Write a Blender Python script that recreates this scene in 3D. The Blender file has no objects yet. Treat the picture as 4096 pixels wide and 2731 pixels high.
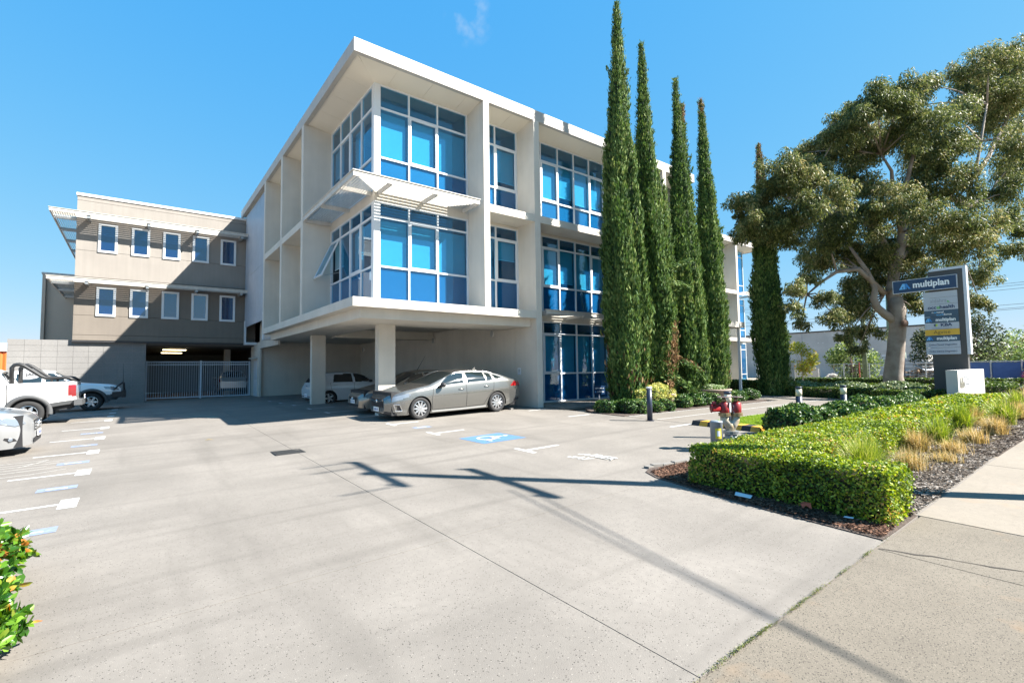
import bpy, bmesh, math, random
import numpy as np
from mathutils import Vector, Matrix

SC = bpy.context.scene
COL = SC.collection
R = math.radians
# ------------------------------------------------------------------ camera
cam_d = bpy.data.cameras.new('camera')
cam = bpy.data.objects.new('camera', cam_d); COL.objects.link(cam)
cam_d.sensor_width = 36; cam_d.lens = 36 * 1956.93 / 4096
cam_d.clip_start = 0.1; cam_d.clip_end = 3000
YAW, PITCH, ROLL = R(52.4857), R(3.2772), R(0.78194)
fw = Vector((math.cos(YAW) * math.cos(PITCH), math.sin(YAW) * math.cos(PITCH), math.sin(PITCH)))
rt = Vector((math.sin(YAW), -math.cos(YAW), 0)); up = rt.cross(fw)
rt2 = rt * math.cos(ROLL) - up * math.sin(ROLL); up2 = rt * math.sin(ROLL) + up * math.cos(ROLL)
M = Matrix((rt2, up2, -fw)).transposed().to_4x4(); M.translation = (0, 0, 1.5)
cam.matrix_world = M
SC.camera = cam
# ------------------------------------------------------------------ sky, sun, exposure
SUN = Vector((.715, -.845, 1.0)).normalized()
EL = math.asin(SUN.z)
w = bpy.data.worlds.new('World'); SC.world = w; w.use_nodes = True
nt = w.node_tree; nt.nodes.clear()
sky = nt.nodes.new('ShaderNodeTexSky'); sky.sky_type = 'NISHITA'; sky.sun_disc = False
sky.sun_elevation = EL; sky.sun_rotation = math.atan2(SUN.x, SUN.y)
sky.altitude = 0; sky.air_density = 1.0; sky.dust_density = 0.15; sky.ozone_density = 1.3
hsv = nt.nodes.new('ShaderNodeHueSaturation'); hsv.inputs['Saturation'].default_value = 1.06
spl = nt.nodes.new('ShaderNodeSeparateColor'); cmb = nt.nodes.new('ShaderNodeCombineColor')
nt.links.new(sky.outputs[0], spl.inputs[0])
for i_, (p_, a_) in enumerate(((.76, .70), (.34, 1.92), (.06, 4.1))):      # one grade for the whole sky: an azure that pales evenly to the horizon
    q1 = nt.nodes.new('ShaderNodeMath'); q1.operation = 'POWER'; q1.inputs[1].default_value = p_
    q2 = nt.nodes.new('ShaderNodeMath'); q2.operation = 'MULTIPLY'; q2.inputs[1].default_value = a_
    nt.links.new(spl.outputs[i_], q1.inputs[0]); nt.links.new(q1.outputs[0], q2.inputs[0]); nt.links.new(q2.outputs[0], cmb.inputs[i_])
nt.links.new(cmb.outputs[0], hsv.inputs['Color'])
tc = nt.nodes.new('ShaderNodeTexCoord')
nz = nt.nodes.new('ShaderNodeTexNoise'); nz.inputs['Scale'].default_value = 26; nz.inputs['Detail'].default_value = 5
nt.links.new(tc.outputs['Generated'], nz.inputs['Vector'])
dt = nt.nodes.new('ShaderNodeVectorMath'); dt.operation = 'DOT_PRODUCT'
dt.inputs[1].default_value = Vector((.437, .675, .600)).normalized()
nt.links.new(tc.outputs['Generated'], dt.inputs[0])
mr = nt.nodes.new('ShaderNodeMapRange'); mr.inputs[1].default_value = .9989; mr.inputs[2].default_value = .99985
nt.links.new(dt.outputs['Value'], mr.inputs[0])
mr2 = nt.nodes.new('ShaderNodeMapRange'); mr2.inputs[1].default_value = .47; mr2.inputs[2].default_value = .72
nt.links.new(nz.outputs[0], mr2.inputs[0])
mm = nt.nodes.new('ShaderNodeMath'); mm.operation = 'MULTIPLY'
nt.links.new(mr.outputs[0], mm.inputs[0]); nt.links.new(mr2.outputs[0], mm.inputs[1])
mm2 = nt.nodes.new('ShaderNodeMath'); mm2.operation = 'MULTIPLY'; mm2.inputs[1].default_value = .6
nt.links.new(mm.outputs[0], mm2.inputs[0])
mx = nt.nodes.new('ShaderNodeMix'); mx.data_type = 'RGBA'
nt.links.new(mm2.outputs[0], mx.inputs[0]); nt.links.new(hsv.outputs[0], mx.inputs[6])
mx.inputs[7].default_value = (2.6, 3.4, 4.4, 1)
bg = nt.nodes.new('ShaderNodeBackground'); bg.inputs[1].default_value = 0.058
nt.links.new(mx.outputs[2], bg.inputs[0])
ow = nt.nodes.new('ShaderNodeOutputWorld'); nt.links.new(bg.outputs[0], ow.inputs[0])
sd = bpy.data.lights.new('sun', 'SUN'); sd.energy = 5.0; sd.angle = R(.53); sd.color = (1, .95, .87)
so = bpy.data.objects.new('sun', sd); COL.objects.link(so)
so.rotation_euler = SUN.to_track_quat('Z', 'Y').to_euler(); so.location = (30, -30, 40)
SC.view_settings.view_transform = 'Standard'; SC.view_settings.look = 'None'
SC.view_settings.exposure = 1.9; SC.view_settings.gamma = 1
SC.view_settings.use_curve_mapping = False
SC.render.engine = 'CYCLES'
SC.cycles.max_bounces = 8; SC.cycles.transparent_max_bounces = 12
SC.cycles.use_denoising = True
random.seed(7); RNG = np.random.default_rng(7)

def G(x, y):
    return -0.43 + .02 * min(max(x, -30), 12) + .02 * min(max(y, -8), 22)
def GV(x, y):
    return -0.43 + .02 * np.clip(x, -30, 12) + .02 * np.clip(y, -8, 22)

# ------------------------------------------------------------------ materials
MATS = {}
def nodes(m):
    m.use_nodes = True
    t = m.node_tree; t.nodes.clear()
    return t
def mat(name, col, rough=.6, metal=0., var=.0, scale=3., bump=0., bscale=60., spec=.5, coat=0., streak=0., col2=None, detail=5):
    if name in MATS: return MATS[name]
    m = bpy.data.materials.new(name); t = nodes(m); N = t.nodes; L = t.links
    b = N.new('ShaderNodeBsdfPrincipled'); o = N.new('ShaderNodeOutputMaterial'); L.new(b.outputs[0], o.inputs[0])
    b.inputs['Roughness'].default_value = rough; b.inputs['Metallic'].default_value = metal
    b.inputs['Specular IOR Level'].default_value = spec; b.inputs['Coat Weight'].default_value = coat
    b.inputs['Coat Roughness'].default_value = .05
    c = (*col, 1); b.inputs['Base Color'].default_value = c
    if var or bump or streak:
        g = N.new('ShaderNodeNewGeometry')
    if var:
        n = N.new('ShaderNodeTexNoise'); n.inputs['Scale'].default_value = scale; n.inputs['Detail'].default_value = detail
        L.new(g.outputs['Position'], n.inputs['Vector'])
        x = N.new('ShaderNodeMix'); x.data_type = 'RGBA'
        c2 = col2 or tuple(max(0, v * (1 - var)) for v in col)
        x.inputs[6].default_value = (*c2, 1); x.inputs[7].default_value = (*[min(1, v * (1 + var * .4)) for v in col], 1)
        r = N.new('ShaderNodeMapRange'); r.inputs[1].default_value = .3; r.inputs[2].default_value = .7
        L.new(n.outputs[0], r.inputs[0]); L.new(r.outputs[0], x.inputs[0])
        last = x.outputs[2]
        if streak:
            mp = N.new('ShaderNodeMapping'); mp.inputs['Scale'].default_value = (5, 5, .35)
            L.new(g.outputs['Position'], mp.inputs[0])
            n3 = N.new('ShaderNodeTexNoise'); n3.inputs['Scale'].default_value = 1.2; n3.inputs['Detail'].default_value = 4
            L.new(mp.outputs[0], n3.inputs['Vector'])
            r3 = N.new('ShaderNodeMapRange'); r3.inputs[1].default_value = .35; r3.inputs[2].default_value = .75; r3.inputs[3].default_value = 1; r3.inputs[4].default_value = 1 - streak
            L.new(n3.outputs[0], r3.inputs[0])
            x3 = N.new('ShaderNodeMix'); x3.data_type = 'RGBA'; x3.blend_type = 'MULTIPLY'; x3.inputs[0].default_value = 1
            L.new(last, x3.inputs[6]); L.new(r3.outputs[0], x3.inputs[7]); last = x3.outputs[2]
        L.new(last, b.inputs['Base Color'])
    if bump:
        n2 = N.new('ShaderNodeTexNoise'); n2.inputs['Scale'].default_value = bscale; n2.inputs['Detail'].default_value = 3
        L.new(g.outputs['Position'], n2.inputs['Vector'])
        bp = N.new('ShaderNodeBump'); bp.inputs['Strength'].default_value = bump; bp.inputs['Distance'].default_value = .02
        L.new(n2.outputs[0], bp.inputs['Height']); L.new(bp.outputs[0], b.inputs['Normal'])
    MATS[name] = m
    return m
def emit(name, col, s):
    if name in MATS: return MATS[name]
    m = bpy.data.materials.new(name); t = nodes(m)
    e = t.nodes.new('ShaderNodeEmission'); e.inputs[0].default_value = (*col, 1); e.inputs[1].default_value = s
    o = t.nodes.new('ShaderNodeOutputMaterial'); t.links.new(e.outputs[0], o.inputs[0]); MATS[name] = m
    return m
def leafmat(name, cols, rough=.45, trans=.35, spec=.4, nscale=0.9):
    """cols: ramp of leaf colours picked per leaf, shifted by a broad noise"""
    if name in MATS: return MATS[name]
    m = bpy.data.materials.new(name); t = nodes(m); N = t.nodes; L = t.links
    g = N.new('ShaderNodeNewGeometry')
    n = N.new('ShaderNodeTexNoise'); n.inputs['Scale'].default_value = nscale; n.inputs['Detail'].default_value = 2
    L.new(g.outputs['Position'], n.inputs['Vector'])
    a = N.new('ShaderNodeMath'); a.operation = 'MULTIPLY_ADD'; a.inputs[1].default_value = .9; a.inputs[2].default_value = -.45
    L.new(n.outputs[0], a.inputs[0])
    ad = N.new('ShaderNodeMath'); ad.operation = 'ADD'; ad.use_clamp = True
    L.new(a.outputs[0], ad.inputs[0]); L.new(g.outputs['Random Per Island'], ad.inputs[1])
    cr = N.new('ShaderNodeValToRGB'); el = cr.color_ramp.elements
    for i, (p, c) in enumerate(cols):
        e = el[i] if i < 2 else el.new(p)
        e.position = p; e.color = (*c, 1)
    L.new(ad.outputs[0], cr.inputs[0])
    b = N.new('ShaderNodeBsdfPrincipled'); b.inputs['Roughness'].default_value = rough; b.inputs['Specular IOR Level'].default_value = spec
    L.new(cr.outputs[0], b.inputs['Base Color'])
    tr = N.new('ShaderNodeBsdfTranslucent')
    hs = N.new('ShaderNodeHueSaturation'); hs.inputs['Value'].default_value = 1.5; hs.inputs['Saturation'].default_value = 1.1; hs.inputs['Hue'].default_value = .485
    L.new(cr.outputs[0], hs.inputs['Color']); L.new(hs.outputs[0], tr.inputs[0])
    x = N.new('ShaderNodeMixShader'); x.inputs[0].default_value = trans
    L.new(b.outputs[0], x.inputs[1]); L.new(tr.outputs[0], x.inputs[2])
    o = N.new('ShaderNodeOutputMaterial'); L.new(x.outputs[0], o.inputs[0]); MATS[name] = m
    return m
def glassmat(name, tint, refl=.1, rough=.0, ior=1.5, body=.07):
    if name in MATS: return MATS[name]
    m = bpy.data.materials.new(name); t = nodes(m); N = t.nodes; L = t.links
    tr = N.new('ShaderNodeBsdfTransparent'); tr.inputs[0].default_value = (*tint, 1)
    gl = N.new('ShaderNodeBsdfGlossy'); gl.inputs['Roughness'].default_value = rough; gl.inputs[0].default_value = (.7, .88, 1, 1)
    fr = N.new('ShaderNodeFresnel'); fr.inputs[0].default_value = ior
    ad = N.new('ShaderNodeMath'); ad.operation = 'MULTIPLY_ADD'; ad.inputs[1].default_value = 1.3; ad.inputs[2].default_value = refl; ad.use_clamp = True
    L.new(fr.outputs[0], ad.inputs[0])
    g = N.new('ShaderNodeNewGeometry'); n = N.new('ShaderNodeTexNoise'); n.inputs['Scale'].default_value = .8; n.inputs['Detail'].default_value = 1
    sb_ = N.new('ShaderNodeMath'); sb_.operation = 'SUBTRACT'; sb_.inputs[0].default_value = 1; L.new(g.outputs['Backfacing'], sb_.inputs[1])
    fm = N.new('ShaderNodeMath'); fm.operation = 'MULTIPLY'; L.new(ad.outputs[0], fm.inputs[0]); L.new(sb_.outputs[0], fm.inputs[1])
    L.new(g.outputs['Position'], n.inputs['Vector'])
    bp = N.new('ShaderNodeBump'); bp.inputs['Strength'].default_value = .12; bp.inputs['Distance'].default_value = .03
    L.new(n.outputs[0], bp.inputs['Height']); L.new(bp.outputs[0], gl.inputs['Normal'])
    x = N.new('ShaderNodeMixShader'); L.new(fm.outputs[0], x.inputs[0]); L.new(tr.outputs[0], x.inputs[1]); L.new(gl.outputs[0], x.inputs[2])
    df = N.new('ShaderNodeBsdfDiffuse'); df.inputs[0].default_value = (.03, .20, .50, 1)
    y = N.new('ShaderNodeMixShader'); y.inputs[0].default_value = body; L.new(x.outputs[0], y.inputs[1]); L.new(df.outputs[0], y.inputs[2])
    o = N.new('ShaderNodeOutputMaterial'); L.new(y.outputs[0], o.inputs[0]); MATS[name] = m
    return m
def concretemat(name, base, dark, speck_scale, speck_amt, marks=True, rust=.0, blotch=.22):
    """cast concrete with exposed stone: blotches, dark stones, pale stones, faint tyre marks"""
    m = bpy.data.materials.new(name); t = nodes(m); N = t.nodes; L = t.links
    b = N.new('ShaderNodeBsdfPrincipled'); o = N.new('ShaderNodeOutputMaterial'); L.new(b.outputs[0], o.inputs[0])
    b.inputs['Roughness'].default_value = .9; b.inputs['Specular IOR Level'].default_value = .25
    g = N.new('ShaderNodeNewGeometry')
    def noise(sc, det=4, vec=None, rough=.6):
        n = N.new('ShaderNodeTexNoise'); n.inputs['Scale'].default_value = sc; n.inputs['Detail'].default_value = det; n.inputs['Roughness'].default_value = rough
        L.new(vec or g.outputs['Position'], n.inputs['Vector']); return n.outputs[0]
    def rng(v, a, c, d=0., e=1.):
        r = N.new('ShaderNodeMapRange'); r.inputs[1].default_value = a; r.inputs[2].default_value = c; r.inputs[3].default_value = d; r.inputs[4].default_value = e
        L.new(v, r.inputs[0]); return r.outputs[0]
    def mix(f, a, c):
        x = N.new('ShaderNodeMix'); x.data_type = 'RGBA'
        for i, v in ((0, f), (6, a), (7, c)):
            if hasattr(v, 'is_linked'): L.new(v, x.inputs[i])
            else: x.inputs[i].default_value = v if i == 0 else (*v, 1)
        return x.outputs[2]
    lo = tuple(v * (1 - blotch) for v in base); hi = tuple(min(1, v * 1.1) for v in base)
    c = mix(rng(noise(.55, 6), .32, .68), lo, hi)
    c = mix(rng(noise(14, 4), .35, .7, 0, .35), c, tuple(v * .72 for v in base))
    # stones
    v1 = N.new('ShaderNodeTexVoronoi'); v1.inputs['Scale'].default_value = speck_scale; L.new(g.outputs['Position'], v1.inputs['Vector'])
    v1b = N.new('ShaderNodeTexWhiteNoise'); L.new(v1.outputs['Color'], v1b.inputs['Vector'])
    st = N.new('ShaderNodeMath'); st.operation = 'LESS_THAN'; L.new(v1.outputs['Distance'], st.inputs[0])
    rs = rng(v1b.outputs['Value'], 1 - speck_amt, 1, 0, .55); L.new(rs, st.inputs[1])
    c = mix(st.outputs[0], c, dark)
    st2 = N.new('ShaderNodeMath'); st2.operation = 'LESS_THAN'; L.new(v1.outputs['Distance'], st2.inputs[0])
    rs2 = rng(v1b.outputs['Value'], speck_amt * .6, 0, 0, .45); L.new(rs2, st2.inputs[1])
    c = mix(st2.outputs[0], c, tuple(min(1, v * 1.35) for v in base))
    if marks:
        mp = N.new('ShaderNodeMapping'); mp.inputs['Scale'].default_value = (.16, 2.4, 1); mp.inputs['Rotation'].default_value = (0, 0, R(-14))
        L.new(g.outputs['Position'], mp.inputs[0])
        k = rng(noise(1.0, 3, mp.outputs[0], .5), .53, .72, 0, .62)
        c = mix(k, c, tuple(v * .6 for v in base))
        mp2 = N.new('ShaderNodeMapping'); mp2.inputs['Scale'].default_value = (1.5, .2, 1); mp2.inputs['Rotation'].default_value = (0, 0, R(38)); mp2.inputs['Location'].default_value = (3, 1, 0)
        L.new(g.outputs['Position'], mp2.inputs[0])
        k = rng(noise(1.1, 3, mp2.outputs[0], .5), .57, .75, 0, .55)
        c = mix(k, c, tuple(v * .6 for v in base))
    k = rng(noise(.9, 8, None, .75), .60, .72, 0, .38); c = mix(k, c, tuple(v * .62 for v in base))
    k = rng(noise(3.1, 2), .70, .80, 0, .35); c = mix(k, c, tuple(v * .5 for v in base))
    if rust:
        k = rng(noise(1.7, 3), .62, .8, 0, rust); c = mix(k, c, (.34, .2, .1))
    L.new(c, b.inputs['Base Color'])
    bp = N.new('ShaderNodeBump'); bp.inputs['Strength'].default_value = .35; bp.inputs['Distance'].default_value = .01
    L.new(noise(speck_scale * 1.6, 3), bp.inputs['Height']); L.new(bp.outputs[0], b.inputs['Normal'])
    MATS[name] = m
    return m

# ------------------------------------------------------------------ mesh helpers
class MB:
    def __init__(s): s.v = []; s.f = []
    def add(s, vs, fs):
        k = len(s.v); s.v += [tuple(v) for v in vs]; s.f += [tuple(i + k for i in f) for f in fs]; return s
    def box(s, x0, y0, z0, x1, y1, z1, m=None):
        vs = [(x, y, z) for z in (z0, z1) for y in (y0, y1) for x in (x0, x1)]
        if m is not None: vs = [m @ Vector(v) for v in vs]
        return s.add(vs, [(0, 2, 3, 1), (4, 5, 7, 6), (0, 1, 5, 4), (2, 6, 7, 3), (0, 4, 6, 2), (1, 3, 7, 5)])
    def prism(s, pts, a, b, axis='z', m=None):
        """extrude the 2-D outline pts from a to b along the axis (x: pts are y,z; y: pts are x,z; z: pts are x,y)"""
        def P(p, h):
            return {'z': (p[0], p[1], h), 'y': (p[0], h, p[1]), 'x': (h, p[0], p[1])}[axis]
        n = len(pts); vs = [P(p, a) for p in pts] + [P(p, b) for p in pts]
        if m is not None: vs = [m @ Vector(v) for v in vs]
        fs = [tuple(range(n))[::-1], tuple(range(n, 2 * n))] + [(i, (i + 1) % n, n + (i + 1) % n, n + i) for i in range(n)]
        return s.add(vs, fs)
    def tube(s, path, r, n=8, cap=True):
        path = [Vector(p) for p in path]
        rs = r if isinstance(r, (list, tuple)) else [r] * len(path)
        rings = []; ref = None
        for i, p in enumerate(path):
            d = (path[min(i + 1, len(path) - 1)] - path[max(i - 1, 0)]).normalized()
            if ref is None: ref = d.orthogonal().normalized()
            ref = (ref - d * ref.dot(d)).normalized(); b = d.cross(ref)
            rings.append([p + (ref * math.cos(2 * math.pi * k / n) + b * math.sin(2 * math.pi * k / n)) * rs[i] for k in range(n)])
        vs = [v for g in rings for v in g]; fs = []
        for i in range(len(path) - 1):
            for k in range(n):
                a = i * n + k; b2 = i * n + (k + 1) % n
                fs.append((a, b2, b2 + n, a + n))
        if cap: fs += [tuple(range(n))[::-1], tuple(range((len(path) - 1) * n, len(path) * n))]
        return s.add(vs, fs)
    def lathe(s, prof, n=20, c=(0, 0, 0), axis='z', m=None, cap=True):
        """revolve prof = [(r, h)...] about the axis"""
        vs = []
        for r_, h in prof:
            for k in range(n):
                a = 2 * math.pi * k / n; x, y = r_ * math.cos(a), r_ * math.sin(a)
                v = {'z': (x, y, h), 'y': (x, h, y), 'x': (h, x, y)}[axis]
                v = Vector(v) + Vector(c)
                vs.append(m @ v if m is not None else v)
        fs = []
        for i in range(len(prof) - 1):
            for k in range(n):
                a = i * n + k; b = i * n + (k + 1) % n
                fs.append((a, b, b + n, a + n))
        if cap and prof[0][0] > 1e-4: fs.append(tuple(range(n))[::-1])
        if cap and prof[-1][0] > 1e-4: fs.append(tuple(range((len(prof) - 1) * n, len(prof) * n)))
        return s.add(vs, fs)
    def quad(s, a, b, c, d): return s.add([a, b, c, d], [(0, 1, 2, 3)])
    def build(s, name, m, parent=None, smooth=False):
        me = bpy.data.meshes.new(name); me.from_pydata(s.v, [], s.f)
        if smooth: me.polygons.foreach_set('use_smooth', [True] * len(me.polygons))
        bm = bmesh.new(); bm.from_mesh(me); bmesh.ops.recalc_face_normals(bm, faces=bm.faces); bm.to_mesh(me); bm.free()
        return link(name, me, m, parent)
def link(name, me, m, parent=None):
    o = bpy.data.objects.new(name, me); COL.objects.link(o)
    for q in (m if isinstance(m, (list, tuple)) else [m]): me.materials.append(q)
    if parent is not None:
        o.parent = parent
        if parent.type == 'EMPTY' and parent.parent is None: o.location = -Vector(parent.location) if not parent.get('local') else (0, 0, 0)
    return o
def npmesh(name, V, F, m, parent=None, mi=None, smooth=False):
    """V (n,3) floats, F (k,3) ints -> object, quickly"""
    V = np.asarray(V, np.float32); F = np.asarray(F, np.int32)
    me = bpy.data.meshes.new(name); k = F.shape[1]
    me.vertices.add(len(V)); me.vertices.foreach_set('co', V.ravel())
    me.loops.add(F.size); me.loops.foreach_set('vertex_index', F.ravel())
    me.polygons.add(len(F)); me.polygons.foreach_set('loop_start', np.arange(0, F.size, k, dtype=np.int32))
    if mi is not None: me.polygons.foreach_set('material_index', np.asarray(mi, np.int32))
    if smooth: me.polygons.foreach_set('use_smooth', np.ones(len(F), bool))
    me.update(calc_edges=True); me.validate()
    return link(name, me, m, parent)
def tag(o, label=None, cat=None, group=None, kind=None):
    if label: o['label'] = label
    if cat: o['category'] = cat
    if group: o['group'] = group
    if kind: o['kind'] = kind
    return o
def thing(name, label, cat, loc=(0, 0, 0), group=None, local=False):
    o = bpy.data.objects.new(name, None); COL.objects.link(o); o.location = loc
    o.empty_display_size = .2
    if local: o['local'] = 1
    return tag(o, label, cat, group)
def dup(o, loc=None, rot=None, label=None, group=None, scale=None):
    """a copy of a thing with copies of its parts and sub-parts"""
    r = o.copy(); COL.objects.link(r)
    for ch in o.children:
        c = ch.copy(); COL.objects.link(c); c.parent = r
        for g_ in ch.children:
            d = g_.copy(); COL.objects.link(d); d.parent = c
    if loc is not None: r.location = loc
    if rot is not None: r.rotation_euler = rot
    if scale is not None: r.scale = scale
    if label: r['label'] = label
    if group: r['group'] = group
    return r
def text_mesh(body, size, m, name, parent, mtx, bold=0., extrude=.003, align='CENTER', squash=1., spacing=1.):
    cu = bpy.data.curves.new('lettering', 'FONT'); cu.body = body; cu.size = size; cu.offset = bold; cu.extrude = extrude
    cu.align_x = align; cu.resolution_u = 3; cu.space_character = spacing
    to = bpy.data.objects.new('lettering', cu); COL.objects.link(to)
    dg = bpy.context.evaluated_depsgraph_get(); me = bpy.data.meshes.new_from_object(to.evaluated_get(dg))
    bpy.data.objects.remove(to); bpy.data.curves.remove(cu)
    me.transform(mtx @ Matrix.Diagonal((squash, 1, 1, 1))); me.name = name; me.materials.clear()
    return link(name, me, m, parent)
def frame_m(o, x, y):
    """matrix whose local x,y axes run along x and y, standing at o"""
    x = Vector(x).normalized(); y = Vector(y).normalized(); z = x.cross(y)
    m = Matrix((x, y, z)).transposed().to_4x4(); m.translation = o
    return m
def leaves(C, D, Nn, l, wd, fold=.25):
    """C centres, D directions, Nn normals (k,3): folded diamond leaves -> V, F"""
    D = D / np.linalg.norm(D, axis=1, keepdims=True)
    S = np.cross(D, Nn); S /= np.maximum(np.linalg.norm(S, axis=1, keepdims=True), 1e-6)
    U = np.cross(S, D); l = np.asarray(l).reshape(-1, 1); wd = np.asarray(wd).reshape(-1, 1)
    k = len(C)
    V = np.empty((k, 4, 3)); V[:, 0] = C - D * l * .5; V[:, 2] = C + D * l * .5
    V[:, 1] = C + S * wd * .5 + U * wd * fold - D * l * .05; V[:, 3] = C - S * wd * .5 + U * wd * fold - D * l * .05
    b = np.arange(k)[:, None] * 4
    F = np.concatenate([b + [0, 1, 2], b + [0, 2, 3]], 0)
    return V.reshape(-1, 3), F
def join(parts):
    Vs, Fs, Ms = [], [], []; k = 0
    for V, F, mi in parts:
        Vs.append(V); Fs.append(F + k); Ms.append(np.full(len(F), mi)); k += len(V)
    return np.concatenate(Vs), np.concatenate(Fs), np.concatenate(Ms)
def rnd(n): 
    v = RNG.normal(size=(n, 3)); return v / np.linalg.norm(v, axis=1, keepdims=True)
def tri_box(x0, y0, z0, x1, y1, z1):
    V = np.array([(x, y, z) for z in (z0, z1) for y in (y0, y1) for x in (x0, x1)], float)
    Q = [(0, 2, 3, 1), (4, 5, 7, 6), (0, 1, 5, 4), (2, 6, 7, 3), (0, 4, 6, 2), (1, 3, 7, 5)]
    F = [t for a, b, c, d in Q for t in ((a, b, c), (a, c, d))]
    return V, np.array(F)

# ------------------------------------------------------------------ common materials
RENDER = mat('painted_render', (.57, .535, .475), .85, var=.09, scale=1.1, bump=.12, bscale=90, streak=.06)
FASCIA = mat('painted_fascia', (.42, .40, .37), .6, var=.07, scale=1.5, streak=.10)
SOFFIT = mat('painted_soffit', (.66, .61, .52), .85, var=.05, scale=.8)
ALU = mat('white_aluminium', (.62, .65, .68), .4, var=.03)
GLASS = glassmat('blue_tinted_glass', (.50, .865, .985), .06)
BLIND = mat('roller_blind', (.38, .40, .40), .8, var=.04, scale=4)
BACKP = mat('blue_backing_panel', (.006, .085, .16), .5)
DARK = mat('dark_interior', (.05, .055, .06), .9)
INTER = mat('office_interior', (.12, .14, .16), .9, var=.2, scale=.7)
BLACK = mat('black_rubber', (.018, .018, .02), .7)
BLKPLASTIC = mat('black_plastic', (.03, .03, .033), .5)
WHITEPAINT = mat('white_line_paint', (.46, .46, .455), .8, var=.22, scale=25, detail=6)
STEEL = mat('galvanised_steel', (.42, .44, .45), .45, .8, var=.2, scale=8)
SHADE_M = mat('sunshade_paint', (.52, .50, .46), .55, var=.12, scale=6, streak=.12)
# ================================================================== the ground
def sheet(name, x0, x1, y0, y1, dz, m, parent=None, nx=None, ny=None, kind='structure', thick=0.):
    """a sheet that follows the fall of the ground; x and y may be lists of break lines"""
    xs = np.array(x0) if isinstance(x0, (list, tuple)) else np.linspace(x0, x1, nx or max(2, int((x1 - x0) / 2) + 2))
    ys = np.array(y0) if isinstance(y0, (list, tuple)) else np.linspace(y0, y1, ny or max(2, int((y1 - y0) / 2) + 2))
    X, Y = np.meshgrid(xs, ys); Z = GV(X, Y) + dz
    V = np.stack([X, Y, Z], -1).reshape(-1, 3); k = len(xs)
    F = [(j * k + i, j * k + i + 1, (j + 1) * k + i + 1, (j + 1) * k + i) for j in range(len(ys) - 1) for i in range(k - 1)]
    if thick:      # skirt so that slab edges have depth
        mb = MB(); mb.add(V.tolist(), F); n = len(xs); q = len(ys)
        rim = [i for i in range(n)] + [j * n + n - 1 for j in range(1, q)] + [(q - 1) * n + i for i in range(n - 2, -1, -1)] + [j * n for j in range(q - 2, 0, -1)]
        top = [tuple(V[i]) for i in rim]; low = [(a, b, c - thick) for a, b, c in top]; r = len(rim)
        mb.add(top + low, [(i, (i + 1) % r, r + (i + 1) % r, r + i) for i in range(r)])
        o = mb.build(name, m, parent)
    else:
        o = npmesh(name, V, np.array(F), m, parent)
    if kind: o['kind'] = kind
    return o
def poly_sheet(name, pts, dz, m, parent=None, kind='structure', thick=0.):
    mb = MB(); n = len(pts); top = [(x, y, G(x, y) + dz) for x, y in pts]
    mb.add(top, [tuple(range(n))])
    if thick:
        low = [(a, b, c - thick) for a, b, c in top]
        mb.add(top + low, [(i, (i + 1) % n, n + (i + 1) % n, n + i) for i in range(n)])
    o = mb.build(name, m, parent)
    if kind: o['kind'] = kind
    return o
CONC = concretemat('driveway_concrete', (.203, .185, .165), (.045, .04, .037), 105, .14)
APRON = concretemat('aggregate_apron', (.165, .144, .116), (.04, .036, .032), 120, .46, marks=False, rust=.35)
PATHC = concretemat('path_concrete', (.225, .197, .162), (.14, .12, .10), 90, .05, marks=False, rust=.25, blotch=.12)
PAVER = concretemat('walkway_concrete', (.18, .162, .142), (.11, .1, .085), 80, .05, marks=False, blotch=.1)
EARTH = mat('bare_earth', (.30, .25, .19), .95, var=.35, scale=.6, bump=.4, bscale=8)
VERGE = mat('dry_verge', (.24, .25, .08), .95, var=.4, scale=.9, bump=.5, bscale=30, col2=(.30, .24, .12))
MULCHB = mat('mulch_base', (.085, .062, .05), .95, var=.5, scale=30, bump=.9, bscale=45)
sheet('ground', [-900, -200, -60, -30, -10, 0, 12, 30, 60, 200, 900], 0, [-900, -200, -40, -8, 0, 10, 22, 40, 80, 250, 900], 0, -.07, EARTH)
road = sheet('road', [-300, -60, -30, 0, 12, 60, 400], 0, [-14, -8, -4.2], 0, -.05, mat('asphalt', (.055, .055, .057), .9, var=.2, scale=12))
dr = thing('driveway', None, None, (0, 0, 0)); del_keys = None
dr['kind'] = 'structure'
JX = 2.70; JG = .004
for (xa, xb, ya, yb) in ((-9, JX - JG, 1.73, 4.62 - JG), (JX + JG, 12.0, 1.73, 4.62 - JG), (-9, JX - JG, 4.62 + JG, 13.9), (JX + JG, 12.0, 4.62 + JG, 13.9), (-9, JX - JG, 13.914, 24), (JX + JG, 5.6, 13.914, 24), (-9, 5.6, 24.014, 36)):
    sheet('concrete_slab', xa, xb, ya, yb, 0, CONC, dr, kind=None, thick=.06)
o = sheet('concrete_slab', 5.614, 11.9, 13.914, 36, 0, CONC, dr, kind=None, thick=.06)
fp = thing('footpath', None, None); fp['kind'] = 'structure'
sheet('aggregate_slab', -12, 5.72, -4.2, 1.705, .004, APRON, fp, kind=None, thick=.06)
sheet('aggregate_slab', 5.732, 7.2, -4.2, 1.705, .004, APRON, fp, kind=None, thick=.06)
for xa in (7.212, 11.13, 15.05, 18.97, 22.9, 26.8, 30.7, 34.6):
    sheet('path_slab', xa, xa + 3.9, -.1, 1.73, .008, PATHC, fp, kind=None, thick=.06)
sheet('path_slab', 38.6, 90, -.1, 1.73, .008, PATHC, fp, kind=None, thick=.06)
sheet('verge', 7.2, 90, -4.2, -.11, .0, VERGE)
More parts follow.
